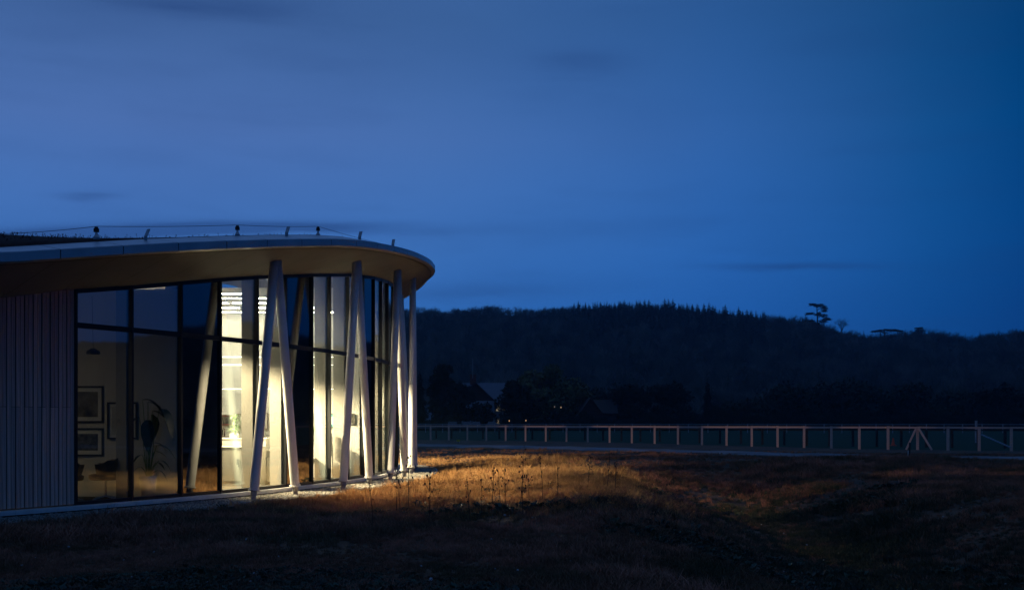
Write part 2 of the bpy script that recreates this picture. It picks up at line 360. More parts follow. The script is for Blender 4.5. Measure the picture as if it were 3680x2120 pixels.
# cladding boards
bm_up = MB().box((0, 0, 0), (.022, .060, 1.0)).mesh('board'); bm_up.materials.append(m_board)
cw = MB()
P = [[xyz(gp(s)-gn(s)*.03, z) for s in np.linspace(-8, .09, 40)] for z in (.13, 5)]
P[1] = [xyz(gp(s)-gn(s)*.03, zH(s)) for s in np.linspace(-8, .09, 40)]
cw.grid(P).build('wall', m_frame, bld)
k = 0
for s in np.arange(.065, -7.5, -.0735):
    n, t = gn(s), gt(s); ang = math.atan2(n[1], n[0]); top = zH(s)+.02
    split = 1.78+(.0 if k % 2 else .0)
    segs = [(.14, split), (split+.006, top)] if k % 3 else [(.14, top)]
    off = .012+.006*random.random()+(.012 if k % 2 else 0)
    for a, b in segs:
        o = bpy.data.objects.new('cladding_board', bm_up); COL.objects.link(o); o.parent = bld; o.matrix_parent_inverse = bld.matrix_basis.inverted()
        q = gp(s)+n*off; o.location = (q[0], q[1], (a+b)/2); o.rotation_euler = (0, 0, ang); o.scale = (1, 1, b-a)
    k += 1
# soffit, fascia, coping
JO = np.arange(-12.15, 33, 1.0)
RISE = .21
for a, b in zip(JO[:-1], JO[1:]):
    ss = np.linspace(a+.007, b-.007, 6)
    P = [[soff(s, w*(dE(s)-.155)) for s in ss] for w in np.linspace(.0, 1, 5)]
    MB().grid(P).smooth().build('soffit_panel', m_soffit, bld)
    prof = []
    for s in ss:
        e = soff(s, dE(s)); l = soff(s, dE(s)-.112); n = gn(s)
        prof.append([l+(0, 0, .03), l, e, e+(0, 0, .13), e+xyz(-n*.03, .135)])
    MB().grid(prof).build('fascia_panel', m_metal, bld)
    cop = []
    for s in ss:
        e = soff(s, dE(s)); n = gn(s); cop.append([e+xyz(-n*.035, .128), e+xyz(-n*.035, .142), e+xyz(-n*.62, .14+RISE*.6), e+xyz(-n*.62, .09+RISE*.6)])
    MB().grid(cop).build('coping_panel', m_metal, bld)
ss = np.linspace(-12.6, 32, 180)
MB().grid([[soff(s, w*(dE(s)-.05))+(0, 0, .05) for s in ss] for w in (0, .5, 1)]+[[soff(s, dE(s)-.05)+(0, 0, .12) for s in ss]]+[[soff(s, dE(s)-.7)+(0, 0, .10+RISE*.6+.1) for s in ss]]).build('added_backing', m_frame, bld)  # added dark sheet that blocks sky light behind the panel joints
SPK = [-14, -4, 2, 8, 12, 16, 20, 26, 36]; SPX = [-24, -16.5, -13, -11.5, -9.8, -8.8, -9, -12, -20]; SPY = [12, 17, 22, 26, 29.5, 32, 34.3, 36, 37]
def spine(s): return np.array((np.interp(s, SPK, SPX), np.interp(s, SPK, SPY)))
def roof_top(s, w):                                   # green roof surface w metres in from the edge
    e = soff(s, dE(s)); n = gn(s); q = np.array(e[:2])-n*w; return xyz(q, e[2]+.14+RISE*min(w, .6)+.05*sstep(.6, .72, w)*float(np.interp(s, [-1, 1.5], [1, .2]))+float(np.interp(s, [-6, -2, 0, 1.5, 5], [.24, .22, .12, .035, -.02]))*max(0, w-.6))
sd = []; fl = []
for s in np.linspace(-13, 31, 120):
    row = [roof_top(s, w) for w in (.60, .68, 1.0, 1.5, 2.2, 3.0)]
    q = spine(s); last = row[-1]; row += [last+(xyz(q, last[2]+.0)-last)*t for t in (.35, .7, 1)]
    sd.append(row)
MB().grid(sd).smooth().build('sedum_roof', m_sedum, bld)
cg = []
for s in np.linspace(-12.8, 31, 110):
    p0 = xyz(gp(s)-gn(s)*.03, zH(s)-.01); q = spine(s); cg.append([p0+(xyz(q, zH(s)+.25)-p0)*t for t in (0, .1, .3, .6, 1)])
MB().grid(cg).smooth().build('ceiling', m_ceil, bld)
# sedum stems along the crest
sb = MB()
for i in range(700):
    s = random.uniform(-4, 7); w = random.uniform(.8, 3.2); q = roof_top(s, w); h = random.uniform(.015, .07)*random.random()**.5; l = random.uniform(-.02, .02)
    sb.tube([q, q+(l, l, h)], [.004, .002], 3, False)
    sb.box(q+(l, l, h), (.012, .012, .01))
tag(sb.build('sedum_stems', m_sedum, bld), kind='stuff')

# columns
def column(base, top, parent=bld):
    base = np.array(base, float); top = np.array(top, float); d = (top-base)/np.linalg.norm(top-base)
    p0 = base+d*.23; p1 = top+d*.04
    c = MB().tube([p0, p0+d*.02, p0+(p1-p0)*.5, p1], [.094, .094, .094, .088], 24).smooth().build('column', m_col, parent)
    MB().tube([p0-d*.035, p0-d*.03, p0-d*.006, p0], [.104, .116, .116, .104], 24).build('collar', m_col, c)
    y = np.array((0.8, .6, 0)); x = np.cross(y, d); x /= np.linalg.norm(x)
    for sg in (-1, 1):
        MB().bar(p0-d*.03+x*.04*sg, p0-d*.13+x*.04*sg, .02, .09, y).build('fork_plate', m_steel, c)
    MB().bar(base+(0, 0, -.05), base+d*.19, .028, .10, y).build('base_plate', m_steel, c)
    MB().tube([p0-d*.10-x*.07, p0-d*.10+x*.07], .022, 10).build('pin', m_steel, c)
    return c
def ring_top(m):
    D, S = signed(np.array([m[0]]), np.array([m[1]])); return soff(float(S[0]), float(D[0]))
PAIRS = [((-5.04, 19.5), (-4.51, 20.9)), ((-3.78, 22.4), (-3.45, 24.3)), ((-3.16, 26.0), (-2.97, 27.6)), ((-2.93, 29.1), (-3.02, 31.0)), ((-3.35, 32.9), (-4.2, 34.9)), ((-5.3, 36.6), (-7.2, 37.9))]
for a, b in PAIRS:
    m = ((a[0]+b[0])/2, (a[1]+b[1])/2); t = ring_top(m); tv = np.array((b[0]-a[0], b[1]-a[1], 0)); tv /= np.linalg.norm(tv)
    column((a[0], a[1], 0), t-tv*.055); column((b[0], b[1], 0), t+tv*.055)

# roof safety line
def s_for_u(u, w):
    sg = np.linspace(-4, 13.5, 600); q = np.array([(lambda p: p)(roof_top(s, w)) for s in sg]); uu = CU+FPX*q[:, 0]/q[:, 1]; return float(sg[np.argmin(abs(uu-u))])
m_dark = mat('dark_fitting', (.02, .02, .022), rough=.5)
cab = []
for u in (347, 853, 1142):
    s = s_for_u(u, .78); q = roof_top(s, .78)
    o = MB().lathe(q+(0, 0, -.03), [(.0, 0), (.05, 0), (.05, .05), (.028, .085), (.02, .11), (.02, .125)], 12).build('anchor_post', m_steel, bld)
    MB().box(q+(0, 0, .135), (.075, .05, .06)).box(q+(0, 0, .175), (.05, .03, .03)).build('cable_clamp', m_dark, o)
    cab.append((s, q+(0, 0, .2)))
s = s_for_u(30, .78); cab = [(s-3.5, roof_top(s-3.5, .8)+(0, 0, .18)), (s, roof_top(s, .8)+(0, 0, .12))]+cab+[(9.0, roof_top(9.0, .8)+(0, 0, .06)), (11.5, roof_top(11.5, .8)+(0, 0, .06))]
pts = []
for (a, p0), (b, p1) in zip(cab[:-1], cab[1:]):
    for t in np.linspace(0, 1, 6, endpoint=False):
        sag = -.015*4*t*(1-t); pts.append(p0+(p1-p0)*t+(0, 0, sag))
MB().tube(pts+[cab[-1][1]], .0045, 5).build('safety_cable', m_dark, bld)
for u in (525, 1030, 1293, 1412):
    s = s_for_u(u, .45); q = roof_top(s, .45); t3 = xyz(gt(s), 0)
    o = MB().bar(q+(0, 0, -.02), q+(0, 0, .06), .07, .012, t3).build('cable_bracket', m_steel, bld)
    MB().bar(q+(0, 0, .06), q+t3*.06+(0, 0, .19), .075, .014, t3).build('bracket_arm', m_steel, o)

# ------------------------------------------------------------------ interior walls
def wall(a, b, z0, z1, th, m, name='partition_wall'):
    o = MB().bar(xyz(a, (z0+z1)/2), xyz(b, (z0+z1)/2), th, z1-z0).build(name, m, bld); return o
PW1a, PW1b = gp(2.35)-gn(2.35)*.06, np.array((-9.8, 19.25))
w1 = wall(PW1a, PW1b, ZF, 4.05, .12, m_beige)
PW2a, PW2b = gp(9.43)-gn(9.43)*.06, np.array((-13.2, 25.65))
w2 = wall(PW2a, PW2b, ZF, 4.95, .12, m_white)
wall((-13.2, 19.4), (-13.2, 25.6), ZF, 4.4, .12, m_white)
wall((-12.5, 12.0), (-12.6, 17.5), ZF, 3.2, .12, m_beige)
wall((-9.3, 25.8), (-9.0, 31.5), ZF, 5.5, .12, m_white)
wall((-9.0, 31.5), (-9.4, 34.6), ZF, 5.5, .12, m_white)
for a, b, o in ((PW1a, PW1b, w1), (PW2a, PW2b, w2)):
    d = (b-a)/np.linalg.norm(b-a); n = np.array((d[1], -d[0])); n = n if n[1] < 0 else -n
    MB().bar(xyz(a+n*.068, ZF+.06), xyz(b+n*.068, ZF+.06), .014, .12).build('skirting', m_white, o)
m_lamp = mat('led_diffuser', (.8, .8, .8), emit=(1, .88, .68), estr=80)
m_lamp2 = mat('led_diffuser_wall', (.8, .8, .8), emit=(1, .90, .72), estr=7)
m_lamp3 = mat('led_diffuser_added', (.8, .8, .8), emit=(1, .80, .55), estr=75)
m_lamp4 = mat('led_diffuser_end_room', (.8, .8, .8), emit=(1, .88, .68), estr=80)
m_office0 = mat('luminaire_housing', (.4, .4, .38), rough=.5)
def strip(name, a, b, w, h, m, label, group, rods=(), zc=None, beam=None, flap=False):
    t = thing(name, (np.array(a)+np.array(b))/2, label, 'light', group)
    hs = MB().bar(np.array(a)+(0, 0, .012), np.array(b)+(0, 0, .012), w+.016, .024)
    MB().bar(np.array(a)+(0, 0, -.006), np.array(b)+(0, 0, -.006), w, .012).build('diffuser', m, t)
    hs.build('housing', m_office0, t); a2, b2 = np.array(a)+(0, 0, .024), np.array(b)+(0, 0, .024)
    if beam:                                          # added spot head, no real fitting, lights the grass, columns and fence
        hp, tg, watts = beam; hp = np.array(hp, float); d = np.array(tg, float)-hp; d /= np.linalg.norm(d)
        hd = MB().tube([hp-d*.16, hp-d*.02], [.05, .075], 14).build('added_spot_head', m_dark, t)
        MB().tube([hp-d*.1, (hp[0], hp[1], hp[2]+.2)], .008, 6).build('added_spot_arm', m_dark, t)
        if flap:                                      # added flap that cuts the beam off the far bank
            e = np.cross(d, (0, 0, 1)); e /= np.linalg.norm(e); hd_ = np.array((d[0], d[1], 0)); hd_ /= np.linalg.norm(hd_)
            q = hp+hd_*.40+(0, 0, -.40*math.tan(R(20.3))); MB().prism([q-e*.55, q+e*.55, q+e*.55+(0, 0, .35), q-e*.55+(0, 0, .35)], hd_*.004).build('added_flap', m_dark, t)
        li = bpy.data.lights.new('added_spot_beam', 'SPOT'); li.energy = watts; li.color = (1, .76, .47); li.spot_size = R(74); li.spot_blend = 1.0; li.shadow_soft_size = .03
        lo = bpy.data.objects.new('added_spot_beam', li); COL.objects.link(lo); lo.parent = t; lo.matrix_parent_inverse = t.matrix_basis.inverted(); lo.location = tuple(hp)
        from mathutils import Vector
        lo.rotation_euler = Vector(tuple(d)).to_track_quat('-Z', 'Y').to_euler()
    for k in rods:
        p = a2+(b2-a2)*k; MB().tube([p, (p[0], p[1], zc)], .006, 6).build('hanger', m_dark, t)
    return t
SPOTW = 5600.
ORD = ['nearest to the camera', 'second from the front', 'third and middle', 'fourth from the front', 'rearmost, against the wall']
for i, (Y, z) in enumerate(((21.45, 4.28), (22.25, 4.28), (23.15, 4.28), (24.1, 4.28), (25.1, 4.28))):
    strip('linear_ceiling_light', (-11.5, Y, z), (fplan(Y)-.55, Y, z), .055, .05, m_lamp, 'long white strip light under office ceiling, '+ORD[i], 'office ceiling strip lights', (.25, .9), 4.5, ((-9.6, Y-.35, 4.12), (2.6, (24.2, 22.6, 23.6, 21.4, 20.4)[i], 0), SPOTW*(2.4, 1.5, 2.2, 1.5, 1.9)[i]), True)
MB().box((at(843, 1060, 23.2)[0], 23.3, 4.24), (.035, 3.9, .04)).build('light_rail', m_dark, bld)
for z, lb in ((3.18, 'thin strip light on office back wall, top one of three'), (2.98, 'thin strip light on office back wall, middle one'), (2.37, 'thick strip light on office back wall just above the pictures')):
    strip('linear_wall_light', (-11, 25.38, z), (-4.35, 25.38, z), .05, .035 if z > 2.5 else .07, m_lamp2, lb, 'office wall strip lights')
for i, (Y, x0, x1) in enumerate(((26.9, -8.5, -4.3), (28.4, -8.4, -4.2), (30.2, -8.2, -4.5), (33.4, -8, -5.4))):
    strip('linear_pendant_light', (x0, Y, 4.4), (x1, Y, 4.4), .06, .05, m_lamp4, 'strip light hanging in end room behind the roof tip, %s row' % ('first', 'second', 'third', 'fourth')[i], 'end room strip lights', (.3, .7), 5.5, ((-8.0, Y, 4.22), (2.6, Y+.6, 0), SPOTW*3.6) if i == 0 else ((-7.9, 26.3, 4.22), (-2.6, 29.2, 1.5), SPOTW*1.3) if i == 1 else ((-7.7, 30.8, 4.5), (6, 72, .8), SPOTW*1.9) if i == 2 else ((-8.0, Y, 4.22), (.5, 38.5, 0), SPOTW*2.6), i in (0, 3))
strip('linear_ceiling_light', (-11.8, 16.4, 3.1), (-10.2, 16.4, 3.1), .08, .05, m_lamp3, 'unseen added strip light at the back of the dark meeting room', None, (.5,), 3.3)  # added lamp, out of view, that lifts the dark meeting room

# ------------------------------------------------------------------ furniture and pictures
m_blackframe = mat('black_frame', (.02, .017, .015), rough=.4)
m_mount = mat('picture_mount', (.55, .52, .44), rough=.8)
def print_mat(name, a, b, sc):
    return mat(name, a, rough=.8, var=b, vscale=sc)
def picture(X0, X1, z0, z1, Y, label, border, fw, mprint, mmount=m_mount, mframe=m_blackframe):
    c = ((X0+X1)/2, Y, (z0+z1)/2); t = thing('framed_picture', c, label, 'picture', 'framed pictures on the walls')
    f = MB()
    for x in (X0+fw/2, X1-fw/2): f.box((x, Y-.015, c[2]), (fw, .03, z1-z0))
    for z in (z0+fw/2, z1-fw/2): f.box((c[0], Y-.0148, z), (X1-X0-2*fw, .0296, fw))
    f.build('frame', mframe, t)
    MB().box((c[0], Y-.006, c[2]), (X1-X0-2*fw-.001, .010, z1-z0-2*fw-.001)).build('mount', mmount, t)
    MB().box((c[0], Y-.013, c[2]), (X1-X0-2*border, .004, z1-z0-2*border)).build('print', mprint, t)
    return t
YW1 = lambda X: PW1a[1]+(PW1b[1]-PW1a[1])*(X-PW1a[0])/(PW1b[0]-PW1a[0])-.062
mp1 = print_mat('dark_landscape_print', (.20, .18, .13), (.02, .018, .015), 3.2); mp2_ = print_mat('dark_town_print', (.12, .11, .08), (.015, .014, .012), 14)
mp3 = print_mat('pale_print', (.5, .47, .40), (.33, .31, .26), 3); mp4 = print_mat('sketch_print', (.72, .70, .63), (.45, .43, .36), 4)
mp5 = print_mat('teal_print', (.55, .62, .58), (.35, .5, .5), 6); m_teal = mat('teal_mount', (.10, .36, .42), rough=.8); m_red = mat('dark_red_mount', (.16, .035, .03), rough=.8)
m_brown = mat('brown_frame', (.12, .06, .03), rough=.5)
picture(-8.72, -7.77, 1.52, 2.22, YW1(-8.2)-.012, 'large black framed dark landscape print, upper of two beside timber wall', .11, .035, mp1)
picture(-8.72, -7.77, .885, 1.42, YW1(-8.2)-.012, 'large black framed dark print, lower of two above the tub chairs', .11, .035, mp2_)
picture(-7.68, -7.11, 1.21, 1.91, YW1(-7.4)-.012, 'black framed pale print on beige wall behind tall plant', .08, .03, mp3)
YB = lambda X: PW2a[1]+(PW2b[1]-PW2a[1])*(X-PW2a[0])/(PW2b[0]-PW2a[0])-.062
def pic_px(u0, u1, v0, v1, label, border, fw, mpr, mm=m_mount, mf=m_blackframe):
    Y = 25.5; a = at(u0, v0, Y); b = at(u1, v1, Y); picture(a[0], b[0], b[2], a[2], YB((a[0]+b[0])/2)-.012, label, border, fw, mpr, mm, mf)
pic_px(775, 838, 1490, 1529, 'dark red mounted display frame behind the green desk plant', .05, .02, mp1, m_red, m_brown)
pic_px(778, 806, 1538, 1568, 'small brown framed print below the dark red display frame', .04, .015, mp2_, m_mount, m_brown)
pic_px(848, 900, 1487, 1534, 'thin framed white sketch right of the desk plant', .06, .012, mp4, m_white, m_brown)
pic_px(926, 962, 1483, 1541, 'thin framed upright sketch seen behind nearest leaning column', .06, .015, mp4, m_white, m_brown)
pic_px(1088, 1134, 1487, 1534, 'black framed white sketch beside the black panel in office', .05, .015, mp4, m_white)
pic_px(1147, 1211, 1486, 1535, 'black framed print with bright teal mount in office', .07, .015, mp5, m_teal)
pic_px(1240, 1275, 1486, 1525, 'small dark framed picture behind the middle column pair', .03, .015, mp2_)

m_office = mat('white_laminate', (.46, .45, .41), rough=.5, var=(.44, .43, .39), vscale=1)
m_tamb = mat('cream_tambour', (.36, .345, .30), rough=.6)
# tambour cabinet
cb = thing('tambour_cabinet', (-6.1, 22.6, ZF), 'cream cabinet with ribbed roller doors standing by the window', 'cabinet')
x0, x1, y0, z1 = -6.62, -5.62, 22.4, .96
MB().box(((x0+x1)/2, y0+.25, (ZF+z1)/2+.03), (x1-x0, .46, z1-ZF-.07)).build('carcass', m_office, cb)
MB().box(((x0+x1)/2, y0+.25, z1+.012), (x1-x0+.03, .52, .024)).build('top', m_office, cb)
MB().box(((x0+x1)/2, y0+.25, ZF+.035), (x1-x0-.02, .44, .066)).build('kick_plate', m_office, cb)
me = MB().box((0, 0, 0), (.018, .012, z1-ZF-.16)).mesh('slat'); me.materials.append(m_tamb)
for i in range(38):
    o = bpy.data.objects.new('slat', me); COL.objects.link(o); o.parent = cb; o.matrix_parent_inverse = cb.matrix_basis.inverted(); o.location = (x0+.03+i*.0255, y0+.012, (ZF+z1)/2+.02)
for dxx in (-.014, .014):
    MB().box((at(855, 1659, y0)[0]+dxx, y0-.004, .64), (.02, .025, .13)).build('handle', m_dark, cb)
MB().box((at(857, 1659, y0)[0], y0-.004, .55), (.025, .03, .05)).build('lock', m_dark, cb)
# taller unit behind
sh = thing('storage_unit', (-6.2, 23.2, ZF), 'plain white waist-high unit carrying the green desk plant', 'cabinet')
MB().box((-6.2, 23.2, (ZF+1.14)/2), (1.1, .42, 1.14-ZF)).build('carcass', m_office, sh)
MB().box((-6.2, 23.2, 1.152), (1.14, .46, .024)).build('top', m_office, sh)
m_leaf = mat('houseplant_leaf', (.10, .20, .04), rough=.5, var=(.05, .12, .025), vscale=12)
m_pot = mat('pale_pot', (.58, .55, .46), rough=.6); m_soil = mat('potting_soil', (.03, .022, .015), rough=.95)
def leaf_mesh(L, W, droop, n=5, fold=.25):
    P = []
    for i in range(n+1):
        t = i/n; w = W*math.sin(math.pi*min(1, t*.93+.07))**.8*(1-.15*t); z = L*.15*t-droop*L*t*t
        P.append([(L*t, -w/2, z+fold*w*.5), (L*t, 0, z), (L*t, w/2, z+fold*w*.5)])
    return MB().grid(P).smooth().mesh('leaf')
def houseplant(loc, label, pot_r, pot_h, stems, leafm, group=None, square=False, mp=None):
    loc = np.array(loc, float); t = thing('houseplant', loc, label, 'plant', group)
    if square: MB().box(loc+(0, 0, pot_h/2), (pot_r*2, pot_r*1.6, pot_h)).build('pot', mp or m_pot, t)
    else: MB().lathe(loc, [(0, .0), (pot_r*.72, 0), (pot_r, pot_h), (pot_r*.93, pot_h), (pot_r*.9, pot_h*.9), (0, pot_h*.9)], 18).smooth().build('pot', mp or m_pot, t)
    MB().lathe(loc+(0, 0, pot_h*.93), [(0, .004), (pot_r*.9, 0)], 14).build('soil', m_soil, t)
    for (h, lx, ly, ls, az, tilt) in stems:
        base = loc+(lx*.15, ly*.15, pot_h*.9); top = loc+(lx, ly, h)
        MB().tube([base, (base*.4+top*.6)+(lx*-.1, ly*-.1, .02), top], [.010, .008, .006], 6).build('stem', m_leaf, t)
        o = bpy.data.objects.new('leaf', leafm[1] if ls > .99 else leafm[0]); COL.objects.link(o); o.parent = t; o.matrix_parent_inverse = t.matrix_basis.inverted()
        o.location = tuple(top); o.rotation_euler = (0, tilt, az); o.scale = (ls,)*3
    return t
lm_small = leaf_mesh(.13, .045, .6); lm_small.materials.append(m_leaf)
lm_tall = leaf_mesh(.42, .17, .9); lm_big = leaf_mesh(.46, .26, 1.2)
m_leafd = mat('dark_leaf', (.035, .06, .03), rough=.45, var=(.02, .035, .02), vscale=8)
for q in (lm_tall, lm_big): q.materials.append(m_leafd)
st = []
for i in range(46):
    h = .12+.42*random.random()**.9; a = random.uniform(0, 6.28); r = random.uniform(.01, .10)*(1.3-h*1.3)
    st.append((h, r*math.cos(a), r*math.sin(a), random.uniform(.75, .98), a, random.uniform(-.7, .4)))
houseplant((at(839, 1579, 23.0)[0], 23.12, 1.165), 'bushy green plant in low cream planter on white unit', .10, .10, st, (lm_small, lm_small), square=True)
st = [(1.82, -.10, .0, 1, 0.3, -.1), (1.78, -.02, .05, 1, .1, .15), (1.62, .10, -.02, 1, .2, .25), (1.66, .2, .03, 1, -.3, .3), (1.5, -.16, 0, .8, 3.0, .3), (1.45, .02, -.05, 1, -1.4, .9), (1.55, .06, .02, 1, .9, .9),
      (.98, .16, 0, .85, 0, 0), (.86, .1, .02, .6, .5, -.1), (.8, -.1, 0, .55, 2.8, 0), (.7, .2, 0, .6, 0, .1), (.66, .12, .06, .5, 1, 0), (.58, -.12, 0, .4, 3.3, 0), (.52, .18, -.02, .5, .1, .2), (1.02, .05, .05, .8, .4, -.1)]
houseplant((-6.74, 18.55, ZF), 'tall dark broad-leaved plant in round pot in dim meeting room', .165, .42, st, (lm_tall, lm_big))
st = [(.10+.3*random.random(), random.uniform(-.06, .06), random.uniform(-.05, .05), .8, random.uniform(0, 6.28), random.uniform(-.4, .4)) for i in range(24)]
houseplant((at(1120, 1560, 25.0)[0], 25.1, 1.02), 'small trailing plant on office shelf beside black panel', .06, .10, st, (lm_small, lm_small))
houseplant((at(983, 1540, 24.6)[0], 24.9, 1.22), 'small leafy plant in tan pot behind second column leg', .10, .2, st[:14], (lm_small, lm_small), mp=mat('tan_pot', (.42, .36, .25), rough=.7))
# desks along the back wall
def desk(X0, X1, Y0, Y1, z, label):
    t = thing('office_desk', ((X0+X1)/2, (Y0+Y1)/2, ZF), label, 'desk', 'white office desks')
    MB().box(((X0+X1)/2, (Y0+Y1)/2, z-.013), (X1-X0, Y1-Y0, .026)).build('desktop', m_office, t)
    for x in (X0+.05, X1-.05):
        for y in (Y0+.05, Y1-.05): MB().box((x, y, (ZF+z-.026)/2), (.05, .05, z-.026-ZF)).build('leg', m_steel, t)
    MB().box((X0+.32, (Y0+Y1)/2, ZF+.32), (.4, Y1-Y0-.1, .56)).build('pedestal', m_office, t)
    for k in range(3): MB().box((X0+.32, Y0+.045, ZF+.14+k*.18), (.38, .012, .165)).build('drawer', m_office, t)
    return t
desk(-5.75, -4.95, 22.9, 23.6, .90, 'white desk with drawers and steel legs near the middle columns')
desk(-6.0, -5.4, 24.6, 25.3, .98, 'white desk against back wall behind nearest column pair')
sc_ = thing('storage_unit', (-4.75, 24.8, ZF), 'white cupboard with grey top under the teal picture', 'cabinet')
MB().box((-4.75, 25.0, (ZF+.98)/2), (.62, .5, .98-ZF)).build('carcass', m_office, sc_); MB().box((-4.75, 25.0, .995), (.66, .54, .03)).build('top', m_ceil, sc_)
for sx in (-.155, .155): MB().box((-4.75+sx, 24.742, .55), (.30, .012, .8)).build('door', m_office, sc_)
pr = thing('desk_phone', (at(1200, 1572, 24.9)[0], 24.9, 1.01), 'grey box-shaped desk phone under the teal picture', 'phone')
MB().box((at(1200, 1572, 24.9)[0], 24.9, 1.04), (.14, .14, .05)).build('base', m_ceil, pr); MB().box((at(1200, 1572, 24.9)[0], 24.88, 1.12), (.13, .05, .11)).build('screen', m_steel, pr)
mo = thing('monitor', (-5.84, 24.8, .98), 'black flat monitor on the back desk', 'monitor')
MB().box((-5.84, 24.85, 1.13), (.10, .03, .2)).build('screen', m_dark, mo); MB().box((-5.84, 24.86, .998), (.12, .14, .016)).build('foot', m_dark, mo); MB().box((-5.84, 24.868, 1.02), (.03, .02, .06)).build('neck', m_dark, mo)
shf = thing('wall_shelf', (-6.2, 25.4, 1.18), 'short dark wall shelf behind nearest leaning column', 'shelf')
MB().box((-6.12, 25.4, 1.185), (.42, .2, .03)).build('board', mat('shelf_grey', (.16, .14, .11), rough=.7), shf)
MB().box((-6.28, 25.40, 1.13), (.02, .16, .08)).box((-5.96, 25.40, 1.13), (.02, .16, .08)).build('bracket', m_dark, shf)
ca = thing('power_cable', (-5.6, 23.6, ZF), 'loose black power cable hanging beside the cream cabinet', 'cable')
q = at(955, 1640, 23.7)
MB().tube([q, q+(.05, 0, -.02), q+(.07, 0, -.12), q+(.03, 0, -.35), q+(.0, 0, -.55), q+(.10, 0, -.62), q+(.12, 0, -.67), (q[0]+.02, q[1], ZF+.01)], [.02, .02, .012, .006, .006, .006, .006, .006], 6).smooth().build('cord', m_dark, ca)
bx = thing('wooden_box', (at(951, 1720, 23.6)[0], 23.6, ZF), 'small wooden block on the carpet beside the cream cabinet', 'box')
MB().box((at(951, 1720, 23.6)[0], 23.6, ZF+.11), (.05, .16, .20)).build('block', mat('oak', (.32, .19, .09), rough=.6), bx); MB().box((at(951, 1720, 23.6)[0]+.005, 23.6, ZF+.225), (.06, .17, .02)).build('lid', MATS['oak'], bx)
# tub chairs in the meeting room
m_fab = mat('charcoal_fabric', (.022, .024, .024), rough=.9); m_tan = mat('tan_leather', (.16, .09, .04), rough=.55)
def tub_chair(x, y, rot, label):
    t = thing('tub_chair', (x, y, ZF), label, 'chair', 'meeting room tub chairs')
    c, s_ = math.cos(rot), math.sin(rot)
    W = lambda p: np.array((x+p[0]*c-p[1]*s_, y+p[0]*s_+p[1]*c, ZF+p[2]))
    outer = []; inner = []
    for z, r in ((.42, .24), (.5, .28), (.62, .31), (.78, .34)):
        ro = []; ri = []
        for k in range(13):
            a = R(-118+236*k/12)+math.pi; hgt = z if abs(k-6) < 3 else .42+(z-.42)*(.66 if abs(k-6) > 4 else .85)
            ro.append(W((r*math.cos(a), r*math.sin(a)*.95, hgt))); ri.append(W(((r-.035)*math.cos(a), (r-.035)*math.sin(a)*.95, hgt)))
        outer.append(ro); inner.append(ri)
    MB().grid(outer).smooth().build('shell', m_fab, t)
    MB().grid(inner).smooth().build('lining', m_tan, t)
    MB().grid([outer[-1], inner[-1]]).build('edge_trim', m_fab, t)
    MB().lathe(W((0.02, 0, .36)), [(0, .0), (.24, .0), (.27, .03), (.27, .09), (.22, .11), (0, .115)], 18).smooth().build('seat', m_fab, t)
    MB().tube([W((0, 0, .05)), W((0, 0, .37))], .022, 10).build('stem', m_steel, t)
    for k in range(4):
        a = math.pi/4+k*math.pi/2; MB().bar(W((0, 0, .07)), W((.27*math.cos(a), .27*math.sin(a), .022)), .035, .02).build('leg', m_plinth, t)
tub_chair(-7.42, 18.3, R(196), 'dark tub swivel chair with tan lining facing left by glass')
tub_chair(-7.98, 17.95, R(60), 'dark tub swivel chair half hidden behind timber wall')
pl = thing('pendant_lamp', (at(335, 1255, 18.2)[0], 18.2, 2.85), 'unlit dark pendant lamp hanging in dim meeting room', 'lamp')
q = at(335, 1262, 18.2)
MB().lathe(q, [(.12, -.05), (.115, 0), (.04, .05), (.0, .055)], 16).build('lamp_shade', m_dark, pl); MB().tube([q+(0, 0, .05), q+(-.02, 0, 1.0)], .004, 5).build('cord', m_dark, pl)
# office chair in the end bay
oc = thing('office_chair', (-4.35, 24.3, ZF), 'grey high-backed office chair behind the middle column pair', 'chair')
MB().box((-4.45, 24.3, .98), (.08, .45, .55)).build('backrest', m_fab, oc); MB().box((-4.65, 24.3, .58), (.45, .45, .08)).build('seat', m_fab, oc); MB().tube([(-4.62, 24.3, .2), (-4.62, 24.3, .55)], .03, 8).build('stem', m_dark, oc)
for k in range(5): a = k*1.2566; MB().bar((-4.62, 24.3, .2), (-4.62+.3*math.cos(a), 24.3+.3*math.sin(a), .16), .04, .03).build('leg', m_dark, oc)

